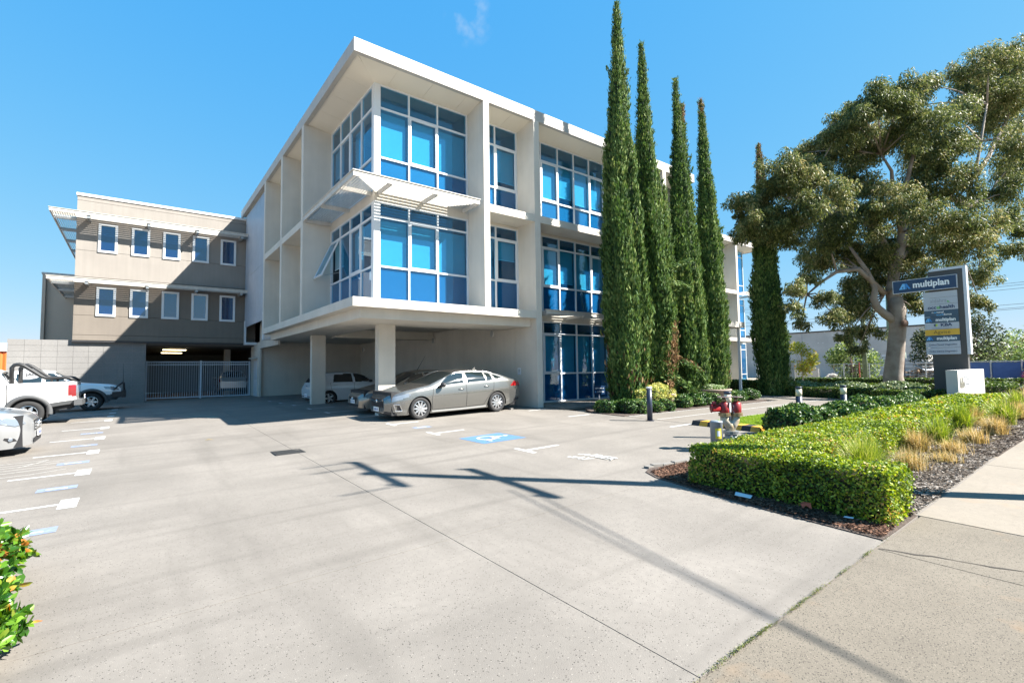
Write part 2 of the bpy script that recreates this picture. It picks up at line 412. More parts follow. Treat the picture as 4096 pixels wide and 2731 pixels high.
# jagged crack across the apron beside the joint
mb = MB(); pts = []
x, y = 5.75, 1.70
cr = [(5.745, 1.70, .006), (5.80, 1.55, .012), (5.83, 1.43, .02), (5.90, 1.33, .016), (5.93, 1.2, .005), (5.98, 1.02, .006), (6.0, .93, .014), (6.03, .88, .016), (6.08, .76, .005), (6.16, .5, .005), (6.2, .2, .004)]
L_ = [(a - w_, b, G(a, b) + .0075) for a, b, w_ in cr]; R_ = [(a + w_, b, G(a, b) + .0075) for a, b, w_ in cr]
k = len(cr); mb.add(L_ + R_, [(i, i + 1, k + i + 1, k + i) for i in range(k - 1)])
mb.build('crack', mat('crack_dirt', (.05, .042, .035), .95), fp)
# beds
poly_sheet('mulch_bed', [(6.02, 1.74), (6.45, 1.735), (30, 1.735), (30, 5.6), (12.0, 5.75), (10.3, 5.85), (8.6, 5.2), (7.9, 5.05), (7.25, 5.13), (6.85, 5.2), (6.6, 5.08), (6.42, 4.75), (6.2, 3.6), (6.1, 2.8)], .012, MULCHB, thick=.05)
poly_sheet('planting_bed', [(11.95, 9.93), (20.6, 9.93), (21.4, 10.05), (21.9, 10.5), (22.1, 11.2), (22.1, 12.6), (13.1, 12.7), (12.6, 12.2), (11.95, 11.2)], .02, MULCHB, thick=.06)
poly_sheet('garden_bed', [(25.2, 1.9), (41, 1.9), (41, 17), (29, 17), (25.4, 13), (25.1, 9)], .015, mat('garden_soil', (.10, .085, .055), .95, var=.4, scale=6, bump=.6, bscale=30))
poly_sheet('entry_terrace', [(12.05, 12.72), (22.12, 12.62), (25.3, 12.6), (29, 17), (29, 20), (12.05, 20)], .05, PAVER, thick=.08)
wk = thing('walkway', None, None); wk['kind'] = 'structure'
for xa, xb in ((11.98, 15.0), (15.012, 18.0), (18.012, 21.0), (21.012, 25.15)):
    sheet('walkway_slab', xa, xb, 7.62, 9.90, .006, PAVER, wk, kind=None, thick=.06)
sheet('walkway_slab', 22.14, 25.15, 9.912, 12.6, .006, PAVER, wk, kind=None, thick=.06)
poly_sheet('lawn_soil', [(12.35, 5.9), (18.6, 5.85), (18.2, 7.58), (12.35, 7.58)], .012, mat('lawn_soil', (.12, .2, .03), .95, var=.4, scale=20))

# grass blades of the small lawn, the mulch chips and the joint weeds: too many to count
def blades(n, x0, x1, y0, y1, h, wd, dz=.01):
    C = np.stack([RNG.uniform(x0, x1, n), RNG.uniform(y0, y1, n)], -1)
    C = np.c_[C, GV(C[:, 0], C[:, 1]) + dz + h * .45]
    D = np.c_[RNG.normal(0, .35, (n, 2)), np.ones(n)]
    return leaves(C, D, rnd(n), RNG.uniform(.6, 1.2, n) * h, wd)
V, F = blades(42000, 12.4, 18.3, 5.95, 7.55, .05, .012)
tag(npmesh('lawn_grass', V, F, leafmat('lawn', [(0, (.10, .20, .02)), (1, (.30, .42, .06))], nscale=2)), 'short bright green grass patch behind the striped rubber kerb', 'grass', kind='stuff')
def inside(P, x, y):
    n = len(P); r = np.zeros(len(x), bool); j = n - 1
    for i in range(n):
        xi, yi = P[i]; xj, yj = P[j]
        c = ((yi > y) != (yj > y)) & (x < (xj - xi) * (y - yi) / (yj - yi + 1e-12) + xi); r ^= c; j = i
    return r
def chips(n, poly, l, wd):
    P = np.array(poly); x = RNG.uniform(P[:, 0].min(), P[:, 0].max(), n * 2); y = RNG.uniform(P[:, 1].min(), P[:, 1].max(), n * 2)
    k = inside(poly, x, y); x, y = x[k][:n], y[k][:n]; n = len(x)
    C = np.c_[x, y, GV(x, y) + .018 + RNG.uniform(0, .02, n)]
    a = RNG.uniform(0, 6.28, n); D = np.c_[np.cos(a), np.sin(a), RNG.normal(0, .25, n)]
    Nn = np.c_[RNG.normal(0, .45, (n, 2)), np.ones(n)]
    return leaves(C, D, Nn, RNG.uniform(.5, 1.4, n) * l, RNG.uniform(.6, 1.3, n) * wd, .12)
CHIP = leafmat('mulch_chips', [(0, (.03, .022, .018)), (.35, (.09, .07, .055)), (.7, (.20, .165, .135)), (1, (.42, .38, .34))], .9, .0, .1, 3)
CHIPR = leafmat('reddish_mulch_chips', [(0, (.03, .018, .013)), (.5, (.12, .065, .045)), (1, (.26, .15, .10))], .9, .0, .1, 3)
V1, F1 = chips(26000, [(7.1, 1.75), (14, 1.75), (14, 3.2), (7.1, 3.0)], .05, .018)
V2, F2 = chips(11000, [(14, 1.75), (28, 1.75), (28, 3.2), (14, 3.2)], .08, .03)
V, F, mi = join([(V1, F1, 0), (V2, F2, 0)])
tag(npmesh('mulch', V, F, CHIP), 'grey brown wood chip mulch beside the concrete footpath', 'mulch', kind='stuff')
V1, F1 = chips(15000, [(6.05, 1.76), (6.55, 1.76), (6.8, 4.3), (7.9, 4.4), (7.9, 5.0), (7.2, 5.08), (6.65, 5.02), (6.45, 4.7), (6.22, 3.6)], .045, .016)
tag(npmesh('mulch', V1, F1, CHIPR), 'reddish brown mulch in front of the clipped hedge', 'mulch', kind='stuff')
# weeds in the joint between drive and footpath
n = 1300; x = np.concatenate([RNG.normal(3.6, 1.0, n // 2), RNG.uniform(2.0, 6.2, n // 2)]); x = np.clip(x, 1.2, 6.3)
cl = RNG.choice([2.2, 2.35, 2.9, 3.1, 3.25, 3.4, 3.5, 3.95, 4.1, 4.35, 4.9, 5.5], n); x = np.where(RNG.random(n) < .75, cl + RNG.normal(0, .06, n), x)
y = 1.716 + RNG.normal(0, .008, n); C = np.c_[x, y, GV(x, y) + .008 + RNG.uniform(0, .02, n)]
V, F = leaves(C, rnd(n) * [1, 1, .5], np.c_[RNG.normal(0, .4, (n, 2)), np.ones(n)], RNG.uniform(.008, .02, n), .007)
tag(npmesh('joint_weeds', V, F, leafmat('weeds', [(0, (.05, .06, .02)), (.5, (.10, .14, .03)), (1, (.22, .2, .07))], nscale=4)), 'small weeds growing in the joint between drive and footpath', 'weeds', kind='stuff')

# ------------------------------------------------------------------ painted markings
PM = {'white': WHITEPAINT, 'blue': mat('blue_line_paint', (.075, .17, .34), .8, var=.2, scale=18), 'pale': mat('faded_blue_paint', (.185, .225, .32), .8, var=.22, scale=18),
      'worn': mat('worn_white_paint', (.36, .345, .32), .85, var=.24, scale=30, detail=8)}
mk = thing('parking_markings', None, None); mk['kind'] = 'structure'
def patch(name, pts, m, dz=.004):
    mb = MB(); n = len(pts); mb.add([(x, y, G(x, y) + dz) for x, y in pts], [tuple(range(n))])
    return mb.build(name, m, mk)
def strip(name, a, b, wd, m, dz=.004):
    a = Vector(a); b = Vector(b); d = (b - a).normalized(); s = Vector((-d.y, d.x)) * wd / 2
    return patch(name, [tuple(a + s), tuple(b + s), tuple(b - s), tuple(a - s)], m, dz)
ty = [9.2, 11.62, 14.1, 16.55, 19.02, 21.4, 23.25, 25.1, 27.45, 29.4]
for i, y in enumerate(ty):     # bays on the left of the drive
    patch('bay_end_mark', [(-.68 + .0, y + .27), (-.60, y + .27), (-.60, y - .30), (-.80, y - .30), (-.80, y + .27)], PM['white'])
    strip('bay_line', (-.8, y), (-.8 - (.85 if i else 3), y), .09, PM['white'])
for k, y in enumerate([7.88, 10.37, 12.8, 15.3, 17.8]):   # numbered plates 1 to 5, read from the bay
    patch('bay_number_patch', [(-.69, y - .13), (-.69, y + .13), (-1.16, y + .13), (-1.16, y - .13)], PM['pale'])
    mt = Matrix.Translation((-.94, y - .015, G(-.9, y) + .006)) @ Matrix.Rotation(R(90), 4, 'Z')
    text_mesh(str(k + 1), .36, PM['white'], 'bay_number', mk, mt @ Matrix.Translation((0, -.13, 0)), .004, .001, squash=.55)
rt_ = [(5.86, 13.48, .9), (5.96, 11.13, .95), (6.27, 7.83, .95)]
for x, y, l in rt_:
    patch('bay_end_mark', [(x - .02, y + .32), (x + .09, y + .32), (x + .09, y - .32), (x - .02, y - .32)], PM['white'])
    strip('bay_line', (x + .09, y), (x + l, y), .10, PM['white'])
for x, y in ((5.55, 15.85), (5.45, 18.1), (5.35, 20.05), (5.28, 22.12), (5.2, 24.15), (5.15, 26.2)):
    patch('bay_end_mark', [(x - .02, y + .25), (x + .08, y + .25), (x + .08, y - .25), (x - .02, y - .25)], PM['white'])
    strip('bay_line', (x + .08, y), (x + 1.0, y), .08, PM['white'])
strip('bay_line', (10.75, 11.16), (11.6, 11.08), .10, PM['white']); strip('bay_line', (10.9, 13.3), (11.7, 13.3), .10, PM['white'])
strip('bay_line', (11.1, 7.72), (12.0, 7.66), .10, PM['white'])
patch('bay_number_patch', [(6.05, 12.48), (6.55, 12.48), (6.55, 12.2), (6.05, 12.2)], PM['pale'])
text_mesh('8', .42, PM['white'], 'bay_number', mk, Matrix.Translation((6.3, 12.34, G(6.3, 12.3) + .006)) @ Matrix.Rotation(R(-90), 4, 'Z') @ Matrix.Translation((0, -.15, 0)), .004, .001, squash=.6)
# wheelchair symbol on its blue square
patch('accessible_bay_patch', [(6.08, 10.03), (6.12, 9.04), (7.33, 9.04), (7.26, 10.06)], PM['blue'])
cx, cy = 6.72, 9.55
def sym(pts, dz=.008):
    # symbol coordinates: u to the right, v upright; upright points away along +x
    return [(cx + v, cy - u) for u, v in pts]
ring = [( -.05 + .26 * math.cos(a), -.12 + .26 * math.sin(a)) for a in np.linspace(R(100), R(360), 22)]
inn = [(-.05 + .19 * math.cos(a), -.12 + .19 * math.sin(a)) for a in np.linspace(R(360), R(100), 22)]
patch('wheelchair_symbol', sym(ring + inn), PM['white'], .008)
for a in ([(-.09, .30), (-.01, .30), (.0, -.05), (-.08, -.05)], [(-.01, .12), (.16, .12), (.16, .06), (-.01, .06)], [(-.08, .02), (.19, .02), (.19, -.05), (-.08, -.05)], [(.12, -.05), (.19, -.05), (.30, -.34), (.22, -.36)], [(.22, -.30), (.36, -.24), (.38, -.30), (.24, -.36)]):
    patch('wheelchair_symbol', sym(a), PM['white'], .010)
patch('wheelchair_symbol', sym([(-.05 + .065 * math.cos(a), .40 + .065 * math.sin(a)) for a in np.linspace(0, 6.1, 14)]), PM['white'], .008)
for s, y0, x0 in (('COURIER', 6.6, 6.86), ('BAY', 6.60, 6.52)):
    text_mesh(s, .36, PM['white'], 'bay_lettering', mk, Matrix.Translation((x0, y0, G(x0, y0) + .005)) @ Matrix.Rotation(R(-90), 4, 'Z'), .006, .001, squash=.75)
# worn traces of an older word between bays 2 and 3
for a, b in (((-1.7, 12.95), (-1.35, 13.55)), ((-1.35, 13.55), (-2.4, 13.5)), ((-1.1, 13.3), (-2.5, 13.2)), ((-1.15, 13.05), (-2.4, 12.95)), ((-1.3, 12.75), (-2.6, 12.62)), ((-1.05, 12.5), (-2.6, 12.3)), ((-.98, 12.2), (-1.45, 12.0)), ((-1.45, 12.0), (-2.7, 11.95))):
    strip('worn_lettering', a, b, .04, PM['worn'])
for y in (7.68, 8.80, 9.84):
    strip('edge_line', (12.02, y), (21.5 if y > 9 else 23.5, y), .05, PM['white'], .0105)
# loading box in the shade on the left
strip('bay_line', (-.62, 24.6), (-2.1, 24.6), .07, PM['white']); strip('bay_line', (-.62, 23.7), (-2.4, 23.7), .07, PM['white'])

# drain grate in the drive
dg = thing('drain_grate', 'black steel drain grate set in the drive', 'drain grate', (2.55, 11.06, G(2.55, 11.06)))
mb = MB(); z = G(2.55, 11.06)
for (a, b, c, d) in ((2.27, 10.80, 2.84, 10.825), (2.27, 11.295, 2.84, 11.32), (2.27, 10.825, 2.295, 11.295), (2.815, 10.825, 2.84, 11.295)): mb.box(a, b, z - .03, c, d, z + .012)
DGR = mat('cast_iron', (.03, .032, .034), .6, .3); mb.build('frame', DGR, dg)
MB().box(2.295, 10.825, z - .02, 2.815, 11.295, z + .003).build('pit', mat('pit_black', (.006, .006, .007), .9), dg)
bar = None
for i in range(13):
    y = 10.845 + i * .036
    mb = MB().box(2.296, y, z - .01, 2.814, y + .011, z + .0095); mb.build('bar', DGR, dg)
for i in range(6):
    x = 2.36 + i * .08; MB().box(x, 10.826, z - .01, x + .008, 11.294, z + .0075).build('cross_bar', DGR, dg)
# ================================================================== the office building
X0, Y0, XG, YG = 4.87, 13.8, 5.90, 14.83
ZR0, ZR1 = 10.97, 11.38
bld = thing('office_building', 'three storey cream rendered office block with blue glass, fins and overhanging roof', 'office building', (X0, Y0, 0))
def part(name, m, *boxes, parent=bld):
    mb = MB()
    for b in boxes: mb.box(*b)
    return mb.build(name, m, parent)
# roof: fascia ring, slab, soffit panels that fall towards the glass
XE, YB = 22.57, 33.4
part('roof_fascia', FASCIA, (X0, Y0, ZR0, XE, Y0 + .15, ZR1)); part('roof_fascia', FASCIA, (X0, Y0 + .15, ZR0, X0 + .15, YB, ZR1)); part('roof_fascia', FASCIA, (XE - .15, Y0 + .15, ZR0, XE, YB, ZR1))
part('roof_slab', FASCIA, (X0 + .15, Y0 + .15, ZR0 + .12, XE - .15, YB, ZR1 - .03))
zi, zo = 10.86, ZR0 + .03
def panel(pts, name='soffit_panel'):
    mb = MB(); n = len(pts); up_ = [(x, y, z + .05) for x, y, z in pts]
    mb.add(list(pts) + up_, [tuple(range(n))[::-1], tuple(range(n, 2 * n))] + [(i, (i + 1) % n, n + (i + 1) % n, n + i) for i in range(n)])
    return mb.build(name, SOFFIT, bld)
g_ = .004
xs = [5.9, 6.9, 8.1, 9.58, 10.7, 11.9, 13.1, 14.4, 15.7, 17.0, 18.4, 19.8, 21.2, 22.42]
panel([(X0 + .15 + .01, Y0 + .15, zo), (6.35, Y0 + .15, zo), (6.35, YG + .05, zi), (XG + .01, YG + .05, zi)])
prev = 6.35
for x in (7.6, 8.9, 9.9, 10.9, 12.0, 13.5, 15.0, 16.5, 17.9, 19.3, 20.7, 22.41):
    panel([(prev + g_, Y0 + .15, zo), (x - g_, Y0 + .15, zo), (x - g_, YG + .05, zi), (prev + g_, YG + .05, zi)]); prev = x
panel([(X0 + .15, Y0 + .16, zo), (XG + .05, YG + .06, zi), (XG + .05, 15.3, zi), (X0 + .15, 15.3, zo)]); prev = 15.3
for y in (16.6, 17.9, 19.2, 20.7, 22.3, 23.9, 25.5, 27.2, 29, 31, 33.3):
    panel([(X0 + .15, prev + g_, zo), (XG + .05, prev + g_, zi), (XG + .05, y - g_, zi), (X0 + .15, y - g_, zo)]); prev = y
# floor slabs and beams
part('podium_slab', RENDER, (X0, Y0, 3.39, 11.755, 26.5, 3.66))
part('edge_beam', RENDER, (5.20, 14.13, 3.09, 11.755, 16.25, 3.388)); part('edge_beam', RENDER, (5.20, 16.252, 3.09, 6.95, 26.2, 3.388))
part('cross_beam', RENDER, (6.952, 21.8, 3.02, 11.755, 22.35, 3.387))
part('undercroft_soffit', RENDER, (5.7, 26.5, 3.30, 11.755, 31.8, 3.38))
part('floor_slab', INTER, (5.93, 14.95, 6.98, 22.2, 33, 7.28)); part('floor_slab', INTER, (12.05, 14.95, 3.40, 22.2, 33, 3.64)); part('floor_slab', INTER, (5.93, 26.52, 3.40, 12.04, 33, 3.64))
# piers and fins
part('pier', RENDER, (9.46, Y0, 3.661, 9.70, YG + .1, ZR0 - .002)); part('pier', RENDER, (11.76, Y0 - .002, -.2, 12.03, YG + .1, ZR0 - .002))
part('pier', RENDER, (17.53, Y0 - .002, -.1, 17.80, YG + .1, ZR0 - .002)); part('pier', RENDER, (19.87, Y0, 3.661, 20.12, YG + .1, ZR0 - .002))
for y0, y1 in ((19.25, 19.55), (22.65, 22.95), (26.2, 26.5)): part('fin', RENDER, (X0 - .002, y0, 3.661, XG + .1, y1, ZR0 - .002))
# spandrels: front and side, and the recessed strips above the window heads
part('spandrel', RENDER, (9.702, Y0 + .003, 7.04, 11.758, YG, 7.31)); part('spandrel', RENDER, (12.032, Y0 + .003, 7.04, 17.528, YG, 7.31)); part('spandrel', RENDER, (17.802, Y0 + .003, 7.04, 19.868, YG, 7.31))
part('spandrel', RENDER, (X0 + .002, 19.552, 7.04, XG, 22.648, 7.31)); part('spandrel', RENDER, (X0 + .002, 22.952, 7.04, XG, 26.198, 7.31))
part('head_strip', RENDER, (XG + .003, YG + .003, 6.96, 9.458, YG + .12, 7.31)); part('head_strip', RENDER, (XG + .003, YG + .122, 6.96, XG + .12, 19.248, 7.31))
part('head_strip', RENDER, (9.702, YG + .003, 6.96, 11.758, YG + .12, 7.038)); part('head_strip', RENDER, (12.032, YG + .003, 6.96, 17.528, YG + .12, 7.038)); part('head_strip', RENDER, (12.032, YG + .003, 3.43, 17.528, YG + .12, 3.66))
part('side_wall', RENDER, (XG, 19.552, 3.661, XG + .12, 22.648, ZR0 - .01)); part('side_wall', RENDER, (XG, 22.952, 3.661, XG + .12, 26.198, ZR0 - .01)); part('side_wall', RENDER, (XG, 26.502, 3.661, XG + .12, 33, ZR0 - .01))
part('podium_slab', RENDER, (17.802, Y0, 3.39, 22.5, YG + 1, 3.66))
part('end_wall', RENDER, (22.2, YG, 0, 22.35, 33, ZR0 - .01)); part('interior_wall', INTER, (6.1, 19.6, 3.67, 22.1, 19.75, ZR0 - .02)); part('interior_wall', INTER, (12.1, 19.6, 0, 22.1, 19.75, 3.39))
# undercroft: walls cast in panels with open joints, pilaster, columns
for y0, y1 in ((YG + .105, 15.09), (15.10, 21.10), (21.11, 27.1), (27.11, 31.8)): part('wall_panel', RENDER, (11.76, y0, -.2, 12.0, y1, 3.388))
part('wall_panel', RENDER, (5.80, 31.803, -.2, 12.03, 32.0, 3.38))
part('joint_light_block', INTER, (12.003, YG + .2, -.2, 12.03, 31.8, 3.388))  # added backing, keeps light from showing through the open panel joints
part('wall_panel', RENDER, (5.69, 31.6, -.2, 5.79, 34.3, 5.2)); part('lintel', RENDER, (5.69, 27.0, 2.93, 5.795, 31.598, 3.298))
part('wall_panel', RENDER, (5.69, 26.52, 3.30, 5.90, 33, 4.6))
part('column', RENDER, (6.46, 15.8, -.2, 7.06, 16.1, 3.089)); part('column', RENDER, (5.98, 21.95, -.2, 6.56, 22.2, 3.019 + .07))
# corrugated metal screen on the far part of the side
scr = MB(); ys = np.arange(26.52, 32.9, .04); pts = [(5.06 + (.02 if int(i / 2) % 2 else 0), y) for i, y in enumerate(ys)]
pts = pts + [(p[0] + .012, p[1]) for p in pts[::-1]]
SCREEN = mat('grey_metal_cladding', (.36, .40, .46), .35, .35, var=.08, scale=2, streak=.15)
sc_ = scr.prism(pts, 4.2, 7.1).prism(pts, 7.115, ZR0 - .03).build('metal_screen', SCREEN, bld)
for y0 in (27.2, 32.55):
    part('steel_bracket', ALU, (5.055, y0, 3.33, 5.12, y0 + .4, 4.6)); part('steel_bracket', ALU, (5.055, y0, 3.18, 5.685, y0 + .4, 3.328))
part('entry_canopy', FASCIA, (17.9, 12.05, 3.39, 23.7, Y0 - .005, 3.66))
part('canopy_post', ALU, (23.4, 12.2, 0, 23.5, 12.3, 3.388))
# side door in the pilaster with its small hood
dmb = part('door', mat('grey_blue_door', (.52, .55, .58), .5), (5.672, 32.3, .12, 5.688, 33.3, 2.25)); part('handle', STEEL, (5.645, 32.42, 1.1, 5.671, 32.46, 1.22), parent=dmb)
part('door_hood', FASCIA, (5.40, 32.2, 2.33, 5.688, 33.4, 2.42))

# ---- windows: one frame per bay and storey, its panes its children
def glazing(plane, edges, levels, thick=.05, sash=(), back=True, blinds=(), open_cell=None, end=(.06, .06)):
    """plane 'y': edges are x values on y=YG; plane 'x': edges are y values on x=XG"""
    mb = MB()
    def bx(u0, u1, z0, z1, d0, d1, b=mb):
        if plane == 'y': b.box(u0, YG + d0, z0, u1, YG + d1, z1)
        else: b.box(XG + d0, u0, z0, XG + d1, u1, z1)
    u0, u1, z0, z1 = edges[0], edges[-1], levels[0], levels[-1]
    us = [(u0, u0 + end[0])] + [(e - .027, e + .027) for e in edges[1:-1]] + [(u1 - end[1], u1)]
    zs = [(z0, z0 + .06)] + [(e - .03, e + .03) for e in levels[1:-1]] + [(z1 - .05, z1)]
    for a, b in us: bx(a, b, z0, z1, 0, .09)
    for i in range(len(us) - 1):
        for a, b in zs: bx(us[i][1], us[i + 1][0], a, b, .003, .085)
        for j in range(len(zs) - 1):
            if (i, j) in sash:
                a, b = us[i][1], us[i + 1][0]; c, d = zs[j][1], zs[j + 1][0]
                for q in ((a, a + .05, c, d), (b - .05, b, c, d), (a + .05, b - .05, c, c + .05), (a + .05, b - .05, d - .05, d)): bx(*q, -.012, .06)
    f = mb.build('window', ALU, bld)
    for i in range(len(us) - 1):
        for j in range(len(zs) - 1):
            if open_cell == (i, j): continue
            p = MB(); bx(us[i][1], us[i + 1][0], zs[j][1], zs[j + 1][0], .045, .051, p); p.build('pane', GLASS, f)
            if back and j == 0:
                p = MB(); bx(us[i][1], us[i + 1][0], zs[j][1], zs[j + 1][0], .075, .095, p); p.build('backing_panel', BACKP, f)
    for a, b, c, d in blinds:
        p = MB(); bx(a, b, c, d, .17, .175, p); p.build('blind', BLIND, f)
        p = MB(); bx(a, b, c - .03, c, .16, .185, p); p.build('blind_rail', ALU, f)
    return f
L1 = [3.665, 4.86, 6.47, 6.955]; L2 = [7.315, 8.43, 10.08, 10.865]
e1 = [6.055, 7.125, 8.21, 9.455]
for lv, bl in ((L1, [(6.12, 7.09, 4.9, 6.4), (7.18, 8.17, 4.9, 6.4), (8.26, 9.4, 4.9, 6.38)]), (L2, [(6.12, 7.05, 8.48, 10.0), (7.18, 8.12, 8.48, 10.0), (8.26, 9.4, 8.48, 10.0)])):
    glazing('y', e1, lv, sash=((1, 1),), blinds=bl)
    el = [YG + .16, 16.0, 17.08, 18.15, 19.245]
    glazing('x', el, lv, sash=((2, 1),) if lv is L2 else ((1, 1),), blinds=((18.2, 19.2, lv[1] + .6, lv[2]), (16.1, 17.0, lv[1] + .05, lv[2] - .1)), open_cell=(3, 1) if lv is L1 else None)
    MB().box(XG, YG, lv[0], 6.053, YG + .155, lv[-1]).build('corner_post', ALU, bld)
# the sash that stands open on the corner, hinged at its top
hz, ya, yb = 6.43, 18.18, 19.18
sm = MB(); l = 1.54
for q in ((0, .05, 0, -l), (yb - ya - .05, yb - ya, 0, -l), (.05, yb - ya - .05, 0, -.05), (.05, yb - ya - .05, -l + .05, -l)): sm.box(-.025, q[0], min(q[2], q[3]), .025, q[1], max(q[2], q[3]))
os_ = sm.build('open_sash', ALU, bld); os_.location = (XG - .01 - X0, ya - Y0, hz); os_.rotation_euler = (0, R(24), 0)
pg = MB().box(-.003, .05, -l + .05, .003, yb - ya - .05, -.05).build('pane', GLASS, os_)
st = MB().tube([(XG + .03, ya + .02, 5.2), (XG - .55, ya + .02, 5.02)], .012, 6).build('stay', STEEL, bld)
e2 = [9.702, 10.685, 11.758]
glazing('y', e2, L1, sash=((1, 1),), blinds=[(9.8, 10.6, 4.9, 6.4), (10.85, 11.7, 5.72, 6.4)]); glazing('y', e2, L2, sash=((1, 1),), blinds=[(9.8, 10.6, 8.5, 10), (10.8, 11.7, 8.78, 10.0)])
e3 = [12.032, 12.99, 13.945, 14.89, 15.845, 16.81, 17.528]
for lv, zz in ((L1, 4.92), (L2, 8.62)):
    glazing('y', e3, lv, sash=((1, 1), (4, 1)), blinds=[(13.03 + .955 * i, 13.90 + .955 * i, zz + (.03 * i if i != 1 else .2), lv[2] - .02) for i in range(5)])
glazing('y', e3, [.16, 1.32, 2.93, 3.425], sash=((1, 1),), blinds=[(13.03, 13.9, 1.36, 2.9), (14.0, 14.85, 1.36, 2.9), (14.95, 15.8, 1.36, 2.9), (15.9, 16.75, 1.36, 2.9)])
for lv in (L1, L2):
    glazing('y', [17.802, 18.85, 19.868], lv); glazing('y', [20.122, 20.9, 21.6], lv)
glazing('y', [17.802, 18.85, 19.9, 21.0, 22.2], [.16, 1.32, 2.93, 3.385])

# ---- sunshades with tilted louvres
def louvre_mesh(length):
    mb = MB(); mb.prism([(-.003, -.038), (.003, -.038), (.003, .038), (-.003, .038)], 0, length, axis='x')
    me_o = mb.build('louvre', SHADE_M); me = me_o.data; bpy.data.objects.remove(me_o); return me
def corner_shade():
    z = 7.36
    s = MB(); s.box(X0, Y0, z - .16, 9.28, Y0 + .05, z); s.box(X0, Y0 + .05, z - .16, X0 + .05, 19.2, z)
    s.box(X0 - .03, Y0 - .03, z, 9.30, Y0 + .08, z + .025); s.box(X0 - .03, Y0 + .08, z, X0 + .08, 19.2, z + .025)
    r = s.build('sunshade', SHADE_M, bld)
    for x in (6.02, 7.6, 9.2): MB().box(x, Y0 + .05, z - .2, x + .06, YG + .005, z - .06).build('bracket', SHADE_M, r)
    for y in (15.02, 17.1, 19.14): MB().box(X0 + .05, y, z - .2, XG + .005, y + .06, z - .06).build('bracket', SHADE_M, r)
    n = 11
    for i in range(n):
        o = .09 + i * .086
        me = louvre_mesh(9.26 - (X0 + o)); c = bpy.data.objects.new('louvre', me); COL.objects.link(c); c.parent = r; c.location = (X0 + o, Y0 + o, z - .055)
        me = louvre_mesh(19.18 - (Y0 + o)); c = bpy.data.objects.new('louvre', me); COL.objects.link(c); c.parent = r; c.location = (X0 + o, 19.18, z - .055); c.rotation_euler = (0, 0, R(-90))
corner_shade()
s = MB().box(12.25, Y0, 3.60, 17.4, Y0 + .05, 3.74).box(12.22, Y0 - .03, 3.74, 17.43, Y0 + .08, 3.765); r = s.build('sunshade', SHADE_M, bld)
for x in (12.3, 14.2, 16.1, 17.3): MB().box(x, Y0 + .05, 3.54, x + .06, YG + .005, 3.69).build('bracket', SHADE_M, r)
me = louvre_mesh(5.1)
for i in range(11):
    c = bpy.data.objects.new('louvre', me); COL.objects.link(c); c.parent = r; c.location = (12.28, Y0 + .1 + i * .086, 3.69)

# ---- bulkhead lights on the undercroft walls (things that hang on the wall)
LENS = mat('grey_lens', (.35, .36, .36), .3); 
def bulkhead(loc, rz, lab):
    t = thing('wall_light', lab, 'wall light', loc, 'oval bulkhead lights on the undercroft walls', local=True)
    mb = MB().lathe([(.10, 0), (.115, .03), (.115, .05), (.10, .065)], 20, axis='x', m=Matrix.Diagonal((1, 1, 1.35, 1))); o = mb.build('housing', mat('light_housing', (.62, .61, .58), .5), t, True)
    mb = MB().lathe([(.098, .06), (.09, .085), (.06, .105), (.0, .112)], 20, axis='x', m=Matrix.Diagonal((1, 1, 1.35, 1))); mb.build('lens', LENS, t, True)
    t.rotation_euler = (0, 0, rz); return t
for (y, lab) in ((16.61, 'oval wall light nearest the street on the undercroft side wall'), (21.69, 'second oval wall light from the street on the undercroft side wall'), (26.3, 'oval wall light half hidden behind the front concrete column'), (31.2, 'oval wall light in the far back corner of the undercroft')):
    bulkhead((11.755, y, 3.0 if y < 30 else 2.9), R(180), lab)
bulkhead((5.685, 33.0 - .2, 3.05), R(180), 'oval wall light above the narrow door beside the gate')
# notice on the wall by the last pier
t = thing('wall_notice', 'small white notice with a printed panel on the wall behind the grey car', 'notice', (11.755, 14.85, 1.38))
mb = MB().box(11.748, 14.77, 1.30, 11.757, 14.97, 1.56); pl = mb.build('notice_plate', mat('white_sign', (.75, .76, .77), .4), t)
for z, a, b in ((1.49, 14.82, 14.92), (1.46, 14.81, 14.93), (1.43, 14.84, 14.90), (1.40, 14.81, 14.93)): MB().box(11.745, a, z, 11.7475, b, z + .014).build('printed_line', mat('dark_print', (.08, .09, .12), .6), pl)
MB().box(11.744, 14.79, 1.33, 11.7475, 14.95, 1.345).build('printed_line', mat('blue_print', (.05, .12, .35), .6), pl)

# ================================================================== the annex at the back of the yard
K = 1.0714; YA = 33.0
def az(v): return 1.5 + (v - 1.5) * K
TAUPE = mat('taupe_render', (.172, .148, .124), .85, var=.08, scale=.9, streak=.10, bump=.1)
PALE = mat('pale_taupe_render', (.25, .228, .205), .85, var=.08, scale=.9, streak=.10, bump=.1)
anx = thing('annex_building', 'taupe rendered annex raised over a gated garage, two rows of small white windows', 'annex', (1.5, YA, 0))
xl, xr = -2.6, 5.68
for z0, z1, m in ((3.29, 3.555, TAUPE), (3.57, az(4.36), TAUPE), (az(4.36) + .015, az(6.2), TAUPE), (az(6.2) + .015, az(7.48), PALE), (az(7.48) + .015, az(9.88), PALE), (az(9.88) + .015, 10.72, PALE)):
    part('wall_panel', m, (xl, YA, z0, xr, 50, z1), parent=anx)
part('parapet_cap', mat('white_flashing', (.62, .62, .62), .4), (xl - .04, YA - .05, 10.722, xr + .04, 50.05, 10.86), parent=anx)
part('underside_shade', BLKPLASTIC, (xl - .03, YA + .02, 3.2, xr, 50, 3.288), parent=anx)  # black strip stands in for the thin shadow under the raised storey
WGL = glassmat('dark_blue_glass', (.10, .35, .62), .12)
wf = None
